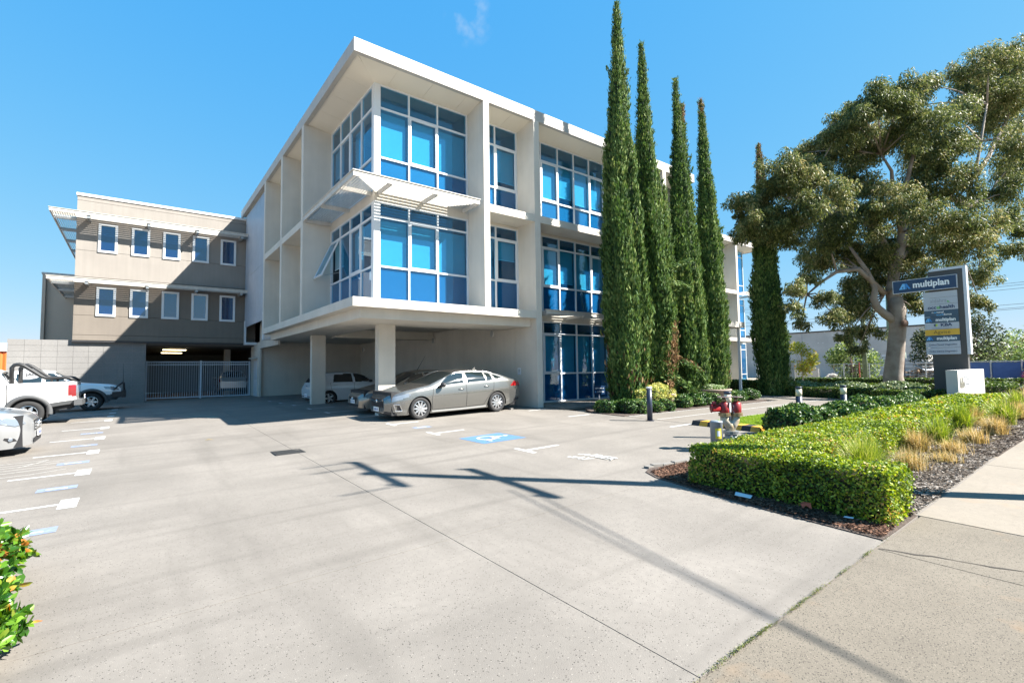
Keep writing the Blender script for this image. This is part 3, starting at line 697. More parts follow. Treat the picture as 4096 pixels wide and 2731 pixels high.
def awin(x0, x1, z0, z1, lab=None):
    y = YA - .06; t = .11
    f = part('window', ALU, (x0, y, z0, x0 + t, YA - .001, z1), (x1 - t, y, z0, x1, YA - .001, z1), (x0 + t, y, z0, x1 - t, YA - .001, z0 + t), (x0 + t, y, z1 - t, x1 - t, YA - .001, z1), parent=anx)
    part('pane', WGL, (x0 + t, YA - .03, z0 + t, x1 - t, YA - .024, z1 - t), parent=f)
    part('backing', mat('dark_blue_backing', (.004, .045, .20), .5), (x0 + t, YA - .012, z0 + t, x1 - t, YA - .004, z1 - t), parent=f)
for a, b in ((-1.62, -.88), (-.34, .40), (.945, 1.69), (2.23, 2.98), (3.52, 4.265)):
    awin(a * K, b * K, az(7.455), az(8.865)); awin(a * K, b * K, az(4.34), az(5.765))
for zt in (9.67, 6.33):
    s = MB().box(-3.55, 32.06, zt - .15, 5.1, 32.11, zt).box(-3.55, 32.11, zt - .15, -3.5, 46, zt).box(-3.58, 32.03, zt, 5.12, 32.14, zt + .025)
    r = s.build('sunshade', SHADE_M, anx)
    for x in (-2.15, .3, 2.5, 4.7): MB().box(x, 32.11, zt - .28, x + .12, YA - .001, zt - .02).build('bracket', STEEL, r)
    for y in (33.3, 36, 39, 42, 45): MB().box(-3.5, y, zt - .2, xl - .001, y + .1, zt - .03).build('bracket', STEEL, r)
    me = louvre_mesh(8.6); me2 = louvre_mesh(13.8)
    for i in range(10):
        c = bpy.data.objects.new('louvre', me); COL.objects.link(c); c.parent = r; c.location = (-3.48, 32.16 + i * .086, zt - .06)
        c = bpy.data.objects.new('louvre', me2); COL.objects.link(c); c.parent = r; c.location = (-3.44 + i * .09, 46, zt - .06); c.rotation_euler = (0, 0, R(-90))
# garage behind the gate
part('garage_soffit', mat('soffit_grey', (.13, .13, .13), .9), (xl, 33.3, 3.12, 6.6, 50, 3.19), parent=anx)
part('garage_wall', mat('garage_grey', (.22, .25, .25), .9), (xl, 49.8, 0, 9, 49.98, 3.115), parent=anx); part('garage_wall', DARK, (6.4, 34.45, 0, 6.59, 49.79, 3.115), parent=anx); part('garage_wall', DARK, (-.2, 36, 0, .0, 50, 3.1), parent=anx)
part('garage_column', RENDER, (4.7, 38, 0, 5.05, 38.4, 3.119), parent=anx)
for x, y in ((1.25, 37.2), (1.35, 42.5)):
    b = part('ceiling_light', ALU, (x, y, 3.03, x + 1.25, y + .14, 3.118), parent=anx); part('light_tube', emit('lit_tube', (1, .78, .42), 4.5), (x + .02, y + .04, 2.99, x + 1.22, y + .1, 3.028), parent=b)
# block wall beside the gate, laid in stack bond
BLK = concretemat('concrete_block', (.225, .218, .212), (.14, .135, .13), 40, .04, marks=False, blotch=.16)
bw = thing('block_wall', 'grey concrete block wall left of the gate, blocks laid in stack bond', 'block wall', (-2.35, 33.2, 0))
MB().box(-4.92, 33.215, -.1, .39, 33.39, 3.29).build('mortar', mat('mortar', (.30, .285, .27), .95, var=.1), bw)
bme = None
for i in range(9):
    for j in range(12):
        x = -4.93 + i * .592; z = -.16 + j * .288
        if bme is None:
            mb = MB().box(0, 0, 0, .584, .2, .281); o = mb.build('block', BLK); bme = o.data; bpy.data.objects.remove(o)
        o = bpy.data.objects.new('block', bme); COL.objects.link(o); o.parent = bw
        o.location = (x + 2.35, random.uniform(-.004, .004), z)
# gate of white pickets
gt = thing('yard_gate', 'white steel picket gate across the garage entrance', 'gate', (3.0, 34.4, 0))
GP = mat('gate_paint', (.52, .58, .66), .45)
zb, ztp = .12, 2.23
MB().box(.43, 34.38, ztp - .05, 5.66, 34.43, ztp).build('rail', GP, gt); MB().box(.43, 34.38, ztp - .21, 5.66, 34.43, ztp - .16).build('rail', GP, gt); MB().box(.43, 34.38, zb, 5.66, 34.43, zb + .06).build('rail', GP, gt)
MB().box(3.0, 34.35, .02, 3.09, 34.45, 2.29).build('post', GP, gt); MB().box(.42, 34.35, .02, .49, 34.45, 2.25).build('post', GP, gt); MB().box(5.60, 34.35, .02, 5.67, 34.45, 2.25).build('post', GP, gt)
o = MB().box(-.012, -.012, zb + .05, .012, .012, ztp - .02).build('picket', GP); pme = o.data; bpy.data.objects.remove(o)
for i in range(45):
    x = .56 + i * .1135
    if abs(x - 3.045) < .06: continue
    o = bpy.data.objects.new('picket', pme); COL.objects.link(o); o.parent = gt; o.location = (x - 3.0, .005, 0)
# pale building behind the annex, and the orange shed
t = thing('pale_building', 'plain cream walled building behind the taupe annex', 'building', (-3.4, 40, 0))
part('wall', mat('pale_wall', (.42, .385, .335), .85, var=.06, scale=.7), (-4.4, 40, 0, -2, 60, 7.55), parent=t); part('wall', mat('pale_wall', (.6,) * 3), (-4.56, 39.8, 0, -4.41, 60, 7.55), parent=t)
part('roof_cap', STEEL, (-4.6, 39.75, 7.552, -2, 60, 7.66), parent=t)
t = thing('orange_shed', 'orange clad shed with a blue grey roof at the far left edge', 'shed', (-14, 60, 0))
cp = [(x, 60 + (.06 if int(i) % 2 else 0)) for i, x in enumerate(np.arange(-24, -8.9, .15))] + [(-8.9, 60.3), (-24, 60.3)]
MB().prism(cp, 0, 3.66).build('wall', mat('orange_cladding', (.62, .12, .02), .5), t); part('gutter', mat('white_gutter', (.75,) * 3), (-24, 59.85, 3.665, -8.85, 60.3, 3.80), parent=t)
mb = MB().add([(-24, 59.85, 3.81), (-8.85, 59.85, 3.81), (-8.85, 66, 4.7), (-24, 66, 4.7)], [(0, 1, 2, 3)]); mb.add([(-24, 66, 3.6), (-8.85, 66, 3.6), (-8.85, 66, 4.7), (-24, 66, 4.7)], [(0, 1, 2, 3)]); mb.build('roof', mat('blue_grey_roof', (.28, .36, .45), .5), t)

# ================================================================== east wing beyond the entrance
ew = thing('east_wing', 'far cream wing of the offices with corner glass and sunshade', 'office wing', (36, 19, 0))
part('roof_fascia', FASCIA, (33.2, 18.95, ZR0, 40.6, 19.1, ZR1), (40.45, 19.1, ZR0, 40.6, 32, ZR1), parent=ew)
part('roof_slab', SOFFIT, (33.2, 19.1, ZR0 + .02, 40.45, 32, ZR1 - .02), parent=ew)
part('fin', RENDER, (36.35, 18.97, 3.661, 36.6, 20.2, ZR0), (33.3, 18.97, 0, 33.55, 20.2, ZR0), parent=ew)
part('pier', RENDER, (36.35, 18.97, -.1, 36.6, 20.2, 3.38), parent=ew)
part('spandrel', RENDER, (33.552, 19.0, 7.04, 36.348, 20.2, 7.31), parent=ew); part('canopy', FASCIA, (33.552, 18.7, 3.39, 39.2, 20.2, 3.66), parent=ew); part('canopy_post', ALU, (38.9, 18.8, 0, 39.0, 18.9, 3.389), parent=ew)
part('side_wall', RENDER, (33.3, 20.2, 0, 33.5, 32, ZR0), parent=ew)
part('interior_wall', INTER, (33.6, 23, 0, 39.6, 23.1, ZR0), parent=ew)
for z0, z1 in ((.1, 3.38), (3.67, 7.0), (7.33, 10.95)):
    for xa, xb in ((33.6, 36.3), (36.62, 38.6), (38.6, 39.7)):
        zm = z1 - .55; zs_ = z0 + .75
        f = part('window', ALU, (xa, 20.15, z0, xa + .05, 20.22, z1), (xb - .05, 20.15, z0, xb, 20.22, z1), *[(xa + .05, 20.155, z, xb - .05, 20.215, z + .05) for z in (z0, zs_, zm, z1 - .05)], parent=ew)
        for a, b in ((z0 + .05, zs_), (zs_ + .05, zm), (zm + .05, z1 - .05)): part('pane', GLASS, (xa + .05, 20.18, a, xb - .05, 20.186, b), parent=f)
    f = part('window', ALU, *[(39.66, y, z0, 39.74, y + .06, z1) for y in (20.23, 21.6, 22.9)], parent=ew)
    for y in (20.29, 21.66): part('pane', GLASS, (39.69, y, z0, 39.696, y + 1.28, z1), parent=f)
s = MB().box(38.3, 19.0, 7.3, 41, 19.05, 7.45).box(40.95, 19.05, 7.3, 41, 24, 7.45); r = s.build('sunshade', SHADE_M, ew)
me = louvre_mesh(2.6)
for i in range(11):
    c = bpy.data.objects.new('louvre', me); COL.objects.link(c); c.parent = r; c.location = (38.35, 19.1 + i * .09, 7.40)
# ================================================================== vegetation
HEDGE_L = leafmat('box_hedge_leaves', [(0, (.04, .08, .01)), (.35, (.10, .175, .018)), (.7, (.24, .33, .03)), (.93, (.40, .46, .07)), (1, (.42, .28, .08))], .5, .3, .35, 1.6)
HEDGE_D = leafmat('dark_hedge_leaves', [(0, (.02, .045, .01)), (.5, (.05, .095, .018)), (1, (.15, .21, .04))], .5, .25, .35, 1.5)
SHRUB_L = leafmat('glossy_shrub_leaves', [(0, (.015, .045, .012)), (.5, (.04, .10, .02)), (.85, (.10, .20, .04)), (1, (.24, .30, .08))], .42, .2, .4, 1.5)
GREYL = leafmat('grey_green_leaves', [(0, (.05, .09, .03)), (.5, (.13, .19, .07)), (1, (.42, .46, .28))], .4, .25, .5, 2)
YELL = leafmat('yellow_variegated_leaves', [(0, (.08, .14, .03)), (.45, (.30, .34, .07)), (1, (.72, .66, .25))], .4, .3, .4, 3)
WHITEF = leafmat('white_flowering_leaves', [(0, (.06, .13, .03)), (.6, (.16, .25, .07)), (1, (.68, .70, .55))], .4, .3, .4, 4)
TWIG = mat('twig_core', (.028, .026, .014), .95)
BARKB = mat('brown_bark', (.16, .11, .075), .95, var=.4, scale=14, bump=.6, bscale=40)
def hedge(name, label, segs, lm, dens, ll, lw, group=None, cat='hedge', lump=.03):
    """segs: (x0,x1,y0,y1,h, faces) boxes clipped flat on top; leaves cover the named faces"""
    ps = []
    for x0, x1, y0, y1, h, faces in segs:
        zb = min(G(x0, y0), G(x1, y1), G(x0, y1)); V, F = tri_box(x0 + .07, y0 + .07, zb, x1 - .07, y1 - .07, h - .06); ps.append((V, F, 1))
        for fc in faces:
            if fc == 't': n = int((x1 - x0) * (y1 - y0) * dens); u = RNG.random((n, 2)); C = np.c_[x0 + u[:, 0] * (x1 - x0), y0 + u[:, 1] * (y1 - y0), np.full(n, h)]; nn = (0, 0, 1)
            else:
                ax = fc[0]; L = (y1 - y0) if ax == 'x' else (x1 - x0); n = int(L * (h - zb) * dens); u = RNG.random((n, 2))
                if ax == 'x': C = np.c_[np.full(n, x0 if fc[1] == '-' else x1), y0 + u[:, 0] * (y1 - y0), zb + u[:, 1] ** .9 * (h - zb)]; nn = (-1 if fc[1] == '-' else 1, 0, 0)
                else: C = np.c_[x0 + u[:, 0] * (x1 - x0), np.full(n, y0 if fc[1] == '-' else y1), zb + u[:, 1] ** .9 * (h - zb)]; nn = (0, -1 if fc[1] == '-' else 1, 0)
            nn = np.array(nn, float)
            wob = lump * (np.sin(C[:, 0] * 7.1 + C[:, 2] * 9) + np.sin(C[:, 1] * 6.3 + C[:, 0] * 2.2) + np.sin(C[:, 1] * 3.1 - C[:, 0] * 4.7))
            # soften the clipped corners
            for a_, lo, hi in ((0, x0, x1), (1, y0, y1)):
                e = np.minimum(C[:, a_] - lo, hi - C[:, a_]); 
                if abs(nn[a_]) < .5: C[:, 2] -= np.where((nn[2] > .5), np.clip(.05 - e, 0, .05) * .8, 0)
            C = C + nn * (wob[:, None] * .6 - np.abs(RNG.normal(0, .03, (n, 1))) + RNG.exponential(.008, (n, 1))) + RNG.normal(0, .012, (n, 3))
            N_ = nn * .9 + rnd(n) * .75; D = rnd(n) * [1, 1, .8] + np.array([0, 0, .35])
            V, F = leaves(C, D, N_, ll * RNG.uniform(.65, 1.3, n), lw * RNG.uniform(.7, 1.25, n), .16); ps.append((V, F, 0))
    V, F, mi = join(ps); o = npmesh(name, V, F, [lm, TWIG], None, mi)
    return tag(o, label, cat, group)
HT = .335
hedge('clipped_hedge', 'long bright green clipped hedge turning a corner between drive and footpath bed', [
    (6.50, 7.22, 1.80, 3.0, HT, ('t', 'x-', 'y-', 'x+')), (6.52, 7.6, 3.0, 4.22, HT, ('t', 'x-', 'y+')), (7.6, 12.5, 2.95, 4.15, HT + .02, ('t', 'y-', 'y+')), (7.2, 7.65, 2.93, 3.05, HT, ('y-',))],
    HEDGE_L, 3600, .042, .026)
hedge('clipped_hedge', 'far stretch of bright clipped hedge leading to the white number wall', [(12.52, 18.5, 2.95, 4.2, HT + .05, ('t', 'y-', 'y+', 'x+')), (18.5, 23.3, 3.0, 4.2, HT + .1, ('t', 'y-', 'x-', 'x+'))], HEDGE_L, 1500, .07, .045)
hedge('clipped_hedge', 'low dark green hedge along the far end of the walkway', [(25.15, 25.9, 8.6, 12.2, .46, ('t', 'x-', 'y+')), (25.0, 25.75, 7.0, 8.6, .44, ('t', 'x-', 'y-'))], HEDGE_D, 1000, .085, .055, 'dark clipped garden hedges')
hedge('clipped_hedge', 'dark hedge between the walkway bollards and the white number wall', [(23.8, 24.6, 4.75, 7.0, .46, ('t', 'x-', 'y-', 'y+'))], HEDGE_D, 1000, .085, .055, 'dark clipped garden hedges')
hedge('clipped_hedge', 'long low hedge at the back of the garden in front of the rubble', [(36.6, 37.5, 3.0, 15.5, .62, ('t', 'x-', 'y-'))], HEDGE_D, 420, .13, .085, 'dark clipped garden hedges')
hedge('clipped_hedge', 'middle hedge row behind the rounded shrubs and pylon sign', [(29.0, 29.7, 2.6, 11.5, .52, ('t', 'x-', 'y-'))], HEDGE_D, 600, .11, .07, 'dark clipped garden hedges')
hedge('clipped_hedge', 'taller dark hedge block by the east wing beside the last cypress', [(25.9, 27.0, 12.6, 15.6, .72, ('t', 'x-', 'y-'))], HEDGE_D, 800, .10, .06, 'dark clipped garden hedges')
hedge('clipped_hedge', 'dark hedge right of the white number wall by the street', [(30.5, 36, 4.2, 5.3, .5, ('t', 'x-', 'y-'))], HEDGE_D, 500, .11, .07, 'dark clipped garden hedges')

def bush_mesh(lobes, lm, dens, ll, lw, up=.25, core=True, out=.5):
    """lobes: (x,y,z,rx,ry,rz) ellipsoids covered in leaves"""
    ps = []
    for (x, y, z, rx, ry, rz) in lobes:
        area = 4 * math.pi * ((rx * ry) ** 1.6 / 3 + (rx * rz) ** 1.6 / 3 + (ry * rz) ** 1.6 / 3) ** (1 / 1.6)
        n = int(area * dens); d = rnd(n); d[:, 2] = np.where(d[:, 2] < -.5, -d[:, 2], d[:, 2])
        rad = 1 - np.abs(RNG.normal(0, .13, n)) + .07 * np.sin(d[:, 0] * 9 + x * 5) * np.sin(d[:, 1] * 8 + y * 3) + .05 * np.sin(d[:, 2] * 11 + x)
        C = np.array([x, y, z]) + d * rad[:, None] * [rx, ry, rz]
        V, F = leaves(C, d * out + rnd(n) + [0, 0, up], d + rnd(n) * .8, ll * RNG.uniform(.6, 1.35, n), lw * RNG.uniform(.7, 1.25, n), .18); ps.append((V, F, 0))
        if core:
            bm = bmesh.new(); bmesh.ops.create_icosphere(bm, subdivisions=2, radius=.8)
            V = np.array([v.co[:] for v in bm.verts]) * [rx, ry, rz] + [x, y, z]; F = np.array([[v.index for v in f.verts] for f in bm.faces]); bm.free(); ps.append((V, F, 1))
    return join(ps)
def bush(name, label, lobes, lm, dens, ll, lw, group=None, cat='shrub', **k):
    V, F, mi = bush_mesh(lobes, lm, dens, ll, lw, **k)
    return tag(npmesh(name, V, F, [lm, TWIG], None, mi), label, cat, group)
rr = random.Random(3)
def lobes_row(x0, x1, y, w_, h, n, g=0):
    return [(x0 + (x1 - x0) * (i + .5) / n + rr.uniform(-.1, .1), y + rr.uniform(-.15, .15), g + h * rr.uniform(.35, .5), (x1 - x0) / n * .72, w_ * rr.uniform(.8, 1.1), h * rr.uniform(.5, .68)) for i in range(n)]
# shrubs between the lawn and the long hedge
for lab, a, b, y, h in (('largest dark glossy shrub at the left end of the row behind the long hedge', 11.75, 12.95, 5.2, .64), ('second dark glossy shrub in the row, nearly touching the largest one', 13.0, 14.3, 5.2, .56), ('low dark shrub in the row behind the long hedge, between bollard and hedge', 14.4, 15.8, 5.15, .55),
                        ('wide dark green shrub in the row below the far bollard', 16.0, 18.4, 5.1, .62), ('last dark shrub of the row, nearest the white number wall', 19.0, 22.3, 5.2, .60)):
    bush('glossy_shrub', lab, lobes_row(a, b, y, .5, h, 4, -.1), SHRUB_L, 900 if a < 15 else 600, .085, .05, 'dark glossy shrubs in a row behind the long hedge')
# groundcover mounds below the cypresses
for lab, a, b, y, h in (('low dark groundcover mound nearest the drive, under the first cypress', 12.1, 13.2, 11.0, .42), ('low groundcover mound with bright tips in front of the first cypress', 12.5, 13.7, 10.45, .48), ('flat groundcover mound right behind the plain bollard', 13.5, 14.9, 10.35, .40),
                        ('groundcover mound between the two planter pots', 15.5, 17.0, 10.45, .5), ('small groundcover mound left of the wide clay planter', 17.0, 18.0, 10.5, .45), ('large groundcover mound at the rounded end of the bed', 18.6, 21.6, 10.75, .5)):
    bush('groundcover_shrub', lab, lobes_row(a, b, y, .45, h, 4, 0), SHRUB_L, 1000, .07, .04, 'groundcover mounds under the cypresses')
# planters
CLAY = mat('clay_pot', (.30, .22, .18), .8, var=.2, scale=5, bump=.2)
def pot(loc, r, h, label):
    t = thing('planter_pot', label, 'planter', loc, 'planter pots under the cypresses', local=True)
    MB().lathe([(r * .62, 0), (r * .8, h * .4), (r * .95, h * .85), (r * 1.04, h * .9), (r * 1.04, h), (r * .93, h), (r * .9, h * .9), (0, h * .88)], 28).build('pot', CLAY, t, True); return t
pot((15.45, 10.9, 0), .34, .55, 'small clay pot holding the yellow variegated shrub')
bush('variegated_shrub', 'yellow variegated shrub spilling from the small clay pot', [(14.6, 10.9, .52, .62, .45, .36), (15.4, 10.95, .5, .5, .42, .34), (14.0, 11.0, .5, .35, .4, .3), (15.0, 10.9, .68, .4, .4, .26)], YELL, 900, .08, .045)
pot((18.65, 10.95, .02), .72, .58, 'wide round clay planter below the fourth cypress')
bush('flowering_plant', 'pale flowered plant in the wide clay planter', [(18.4, 10.9, .62, .45, .45, .18), (18.95, 10.95, .60, .38, .4, .16)], WHITEF, 800, .07, .04, core=False)
t = thing('stone_box', 'small pale square stone block beside the third cypress', 'planter', (17.4, 11.1, 0)); MB().box(17.2, 10.95, 0, 17.65, 11.3, .42).build('block', mat('pale_stone', (.55, .5, .42), .8, var=.1), t)
# rounded shrubs in the back garden
for lab, x, y, r in (('rounded grey green shrub left of the far bollard', 26.9, 10.9, 1.05), ('rounded grey green shrub between the two far bollards', 26.9, 8.9, 1.1), ('rounded grey green shrub in front of the gum tree trunk', 27.3, 7.0, 1.05)):
    bush('rounded_shrub', lab, [(x, y, .25, .8, r, .48), (x + .1, y + r * .5, .2, .7, r * .6, .42), (x, y - r * .5, .22, .7, r * .6, .44)], GREYL, 420, .11, .07, 'rounded shrubs in the back garden')

# the big leafy bush cut by the left edge of the picture
def sprigs(lobes, n, lm, ll, lw, name, label):
    """tight whorls of large oval leaves at shoot tips"""
    ps = []
    per = n // len(lobes)
    for (x, y, z, rx, ry, rz) in lobes:
        d = rnd(per); d[:, 2] = np.abs(d[:, 2]) * 1.0 - .25
        rad = 1 + .10 * RNG.normal(size=per) - .25 * RNG.random(per) ** 3
        T = np.array([x, y, z]) + d * rad[:, None] * [rx, ry, rz]
        for q in range(9):
            a = rnd(per) * .8 + d * .55 + [0, 0, .3]; L = ll * RNG.uniform(.6, 1.2, per)
            a /= np.linalg.norm(a, axis=1, keepdims=True)
            C = T + a * L[:, None] * .5 - d * .07 * RNG.random((per, 1))
            Nn = np.cross(a, rnd(per)) + d
            D = a / np.linalg.norm(a, axis=1, keepdims=True); S = np.cross(D, Nn); S /= np.linalg.norm(S, axis=1, keepdims=True); U = np.cross(S, D)
            w_ = lw * RNG.uniform(.8, 1.2, per)[:, None]; L = L[:, None]
            # six-sided oval leaf folded on its rib
            P = [C - D * L * .5, C - D * L * .15 + S * w_ * .5 + U * w_ * .15, C + D * L * .25 + S * w_ * .45 + U * w_ * .15, C + D * L * .5, C + D * L * .25 - S * w_ * .45 + U * w_ * .15, C - D * L * .15 - S * w_ * .5 + U * w_ * .15]
            V = np.stack(P, 1).reshape(-1, 3); b = np.arange(per)[:, None] * 6
            F = np.concatenate([b + [0, 1, 2], b + [0, 2, 3], b + [0, 3, 4], b + [0, 4, 5]]); ps.append((V, F, 0))
        bm = bmesh.new(); bmesh.ops.create_icosphere(bm, subdivisions=2, radius=.72)
        V = np.array([v.co[:] for v in bm.verts]) * [rx, ry, rz] + [x, y, z]; F = np.array([[v.index for v in f.verts] for f in bm.faces]); bm.free(); ps.append((V, F, 1))
    V, F, mi = join(ps); return tag(npmesh(name, V, F, [lm, TWIG], None, mi), label, 'shrub')
BUSHL = leafmat('bright_glossy_leaves', [(0, (.015, .06, .008)), (.4, (.045, .135, .014)), (.8, (.13, .25, .022)), (.95, (.28, .34, .04)), (1, (.40, .15, .03))], .22, .25, .7, 3)
sprigs([(-1.45, 5.9, .02, .72, .62, .36), (-1.2, 5.35, -.08, .48, .45, .28), (-1.75, 5.0, 0, .85, .6, .35), (-1.6, 6.4, 0, .7, .5, .3), (-1.15, 4.75, -.12, .42, .4, .26), (-1.25, 4.3, -.1, .42, .4, .26), (-1.5, 4.0, -.1, .5, .4, .26), (-.93, 4.62, -.12, .36, .36, .26)], 2900, BUSHL, .085, .042, 'leafy_bush', 'bright green glossy leaved bush cut by the bottom left edge')

# strappy grass tufts in the mulch
TUFTG = leafmat('green_strap_leaves', [(0, (.07, .12, .02)), (.5, (.19, .28, .03)), (.85, (.36, .40, .07)), (1, (.55, .50, .22))], .45, .35, .4, .8)
TUFTB = leafmat('dry_strap_leaves', [(0, (.16, .15, .04)), (.4, (.36, .27, .09)), (.8, (.55, .42, .18)), (1, (.68, .58, .36))], .6, .3, .3, .8)
def tuft(label, x, y, h, spread, n, m, wd=.011, erect=1.):
    base = np.c_[x + RNG.normal(0, .06 * spread, n), y + RNG.normal(0, .06 * spread, n)]; z0 = GV(base[:, 0], base[:, 1])
    a = RNG.uniform(0, 6.283, n); lean = np.abs(RNG.normal(0, .42, n)) * spread / erect; L = h * RNG.uniform(.6, 1.25, n)
    dirh = np.c_[np.cos(a), np.sin(a), np.zeros(n)]; side = np.c_[-np.sin(a), np.cos(a), np.zeros(n)]
    segs = 4; rows = []
    for i in range(segs + 1):
        t_ = i / segs
        out = lean * L * (t_ ** 1.6); zz = L * (t_ - .38 * np.minimum(lean, 1.4) * t_ ** 2.4)
        c = np.c_[base, z0] + dirh * out[:, None] + np.array([0, 0, 1]) * zz[:, None]
        w_ = wd * (1 - t_ * .85) * .5
        rows.append((c - side * w_, c + side * w_))
    V = np.stack([p for r_ in rows for p in r_], 1).reshape(-1, 3); b = np.arange(n)[:, None] * (2 * (segs + 1))
    F = np.concatenate([np.concatenate([b + [2 * i, 2 * i + 1, 2 * i + 3], b + [2 * i, 2 * i + 3, 2 * i + 2]]) for i in range(segs)])
    return tag(npmesh('grass_tuft', V, F, m), label, 'grass tuft', 'strappy grass tufts in the mulch bed')
tuft('biggest upright green grass tuft behind the corner of the clipped hedge', 8.35, 2.62, .62, 1.15, 1100, TUFTG, .010)
tuft('green grass tuft beside the biggest one, against the hedge face', 9.0, 2.70, .52, 1.1, 600, TUFTG, .010)
tuft('straw coloured tuft sprawling in front of the biggest green tuft', 9.85, 2.42, .34, 1.5, 520, TUFTB, .010)
tuft('small golden tuft nearest the footpath, lowest of the dry tufts', 10.9, 2.22, .20, 1.7, 300, TUFTB, .010)
tuft('golden brown tuft between path and hedge, second from the street end', 11.9, 2.3, .27, 1.6, 420, TUFTB, .012)
tuft('pale dry tuft against the hedge face', 11.6, 2.75, .42, 1.3, 420, TUFTB, .012)
tuft('mixed green and straw tuft with arching blades against the hedge', 12.9, 2.7, .55, 1.3, 520, TUFTG, .014)
tuft('low amber tuft beside the footpath edge', 13.6, 2.3, .32, 1.5, 420, TUFTB, .014)
tuft('tall arching green tuft in front of the hedge end', 15.4, 2.8, .66, 1.3, 620, TUFTG, .016)
tuft('straw tuft spreading towards the path, right of the tall green tuft', 15.6, 2.25, .42, 1.5, 480, TUFTB, .016)
tuft('dry tuft with seed stems near the hedge end', 17.4, 2.9, .5, 1.4, 460, TUFTB, .018)
tuft('large green tuft by the path edge', 18.2, 2.45, .66, 1.4, 600, TUFTG, .02)
tuft('golden tuft beyond the large green tuft by the path', 20.2, 2.4, .5, 1.5, 460, TUFTB, .02)
tuft('yellow green tuft below the right end of the number wall', 22.4, 2.7, .7, 1.4, 560, TUFTG, .024)
tuft('tall straw tuft right of the number wall', 25.4, 2.6, .75, 1.4, 520, TUFTB, .028)
tuft('yellow tuft far along the path', 29, 2.6, .75, 1.5, 480, TUFTG, .032)
tuft('farthest golden tuft along the path', 33, 2.5, .75, 1.6, 460, TUFTB, .038)

# ---- cypresses
CYP = leafmat('cypress_sprays', [(0, (.025, .058, .016)), (.4, (.062, .125, .03)), (.8, (.12, .19, .048)), (1, (.21, .26, .085))], .7, .25, .25, .55)
CYPB = leafmat('dead_cypress_sprays', [(0, (.09, .05, .025)), (.6, (.22, .13, .065)), (1, (.34, .24, .12))], .8, .15, .2, 1)
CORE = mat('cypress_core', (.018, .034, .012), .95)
def plume(x, y, z0, z1, prof, seed, dens, dead=None, lean=(0, 0)):
    """one flame-shaped column: prof = [(t, r)...] of half widths in metres"""
    T = np.array([p[0] for p in prof]); Rr = np.array([p[1] for p in prof]); H = z1 - z0
    g = np.random.default_rng(seed); ph = g.uniform(0, 6.28, 8)
    def radius(th, t):
        r = np.interp(t, T, Rr); z = t * H
        k = 1 + .15 * np.sin(5 * th + ph[0] + 1.1 * np.sin(z * .6 + ph[1])) + .10 * np.sin(9 * th + ph[2] + z * .5) + .07 * np.sin(3 * th + z * 1.4 + ph[3]) + .05 * np.sin(2 * th - z * 3.1 + ph[4]) + .07 * np.sin(z * 2.3 + ph[6] + 2 * np.sin(th + ph[7]))
        return r * k
    def cx(t): return x + lean[0] * t + .05 * np.sin(t * 9 + ph[5]), y + lean[1] * t
    # core
    nt, na = 60, 26; tt = np.linspace(0, 1, nt); aa = np.linspace(0, 2 * np.pi, na, endpoint=False)
    Tt, Aa = np.meshgrid(tt, aa, indexing='ij'); rr_ = radius(Aa, Tt) * .86; X, Y = cx(Tt)
    V0 = np.stack([X + rr_ * np.cos(Aa), Y + rr_ * np.sin(Aa), z0 + Tt * H], -1).reshape(-1, 3)
    F0 = []
    for i in range(nt - 1):
        for j in range(na):
            a = i * na + j; b = i * na + (j + 1) % na; F0 += [(a, b, b + na), (a, b + na, a + na)]
    # sprays
    area = np.mean(np.interp(tt, T, Rr)) * H * 6.28; n = int(area * dens)
    cdf = np.cumsum(np.interp(np.linspace(0, 1, 400), T, Rr) + .06); cdf /= cdf[-1]
    t = np.interp(g.random(n), cdf, np.linspace(0, 1, 400)); th = g.uniform(0, 6.283, n); r = radius(th, t) * (1 - np.abs(g.normal(0, .10, n)) + g.exponential(.05, n) * (g.random(n) < .5))
    X, Y = cx(t); C0 = np.c_[X + r * np.cos(th), Y + r * np.sin(th), z0 + t * H]
    o = np.c_[np.cos(th), np.sin(th), np.zeros(n)]; Vs = []; sz = g.uniform(.7, 1.35, n) * np.clip(.55 + np.interp(t, T, Rr) * .9, .6, 1.15)
    parts_ = []
    dd = np.zeros(n, bool)
    if dead is not None: dd = dead(t, th, g.random(n))
    for q in range(3):
        D = np.c_[0 * t, 0 * t, 1 + 0 * t] + o * g.uniform(.05, .55, (n, 1)) + g.normal(0, .28, (n, 3)); C = C0 + g.normal(0, .035, (n, 3)) + o * .02
        Nn = o + g.normal(0, .55, (n, 3))
        V, F = leaves(C, D, Nn, .17 * sz, .052 * sz, .2)
        F2 = F.reshape(2, n, 3); 
        parts_.append((V, F2[:, ~dd].reshape(-1, 3), 0)); parts_.append((V, F2[:, dd].reshape(-1, 3), 2))
    # stray shoots that stand out of the column
    for _ in range(16):
        t_ = g.uniform(.03, .8); a_ = g.uniform(0, 6.28); r_ = float(radius(np.array(a_), np.array(t_))); bx_, by_ = cx(np.array(t_)); zz = z0 + t_ * H
        p_ = (float(bx_) + r_ * .85 * math.cos(a_), float(by_) + r_ * .85 * math.sin(a_), zz); q_ = (float(bx_) + (r_ + .16) * math.cos(a_), float(by_) + (r_ + .16) * math.sin(a_), zz + g.uniform(.25, .6))
        parts_.append(spray_branch(p_, q_, 45, .05, .15, 0, g))
    parts_.append((V0, np.array(F0), 1))
    return parts_
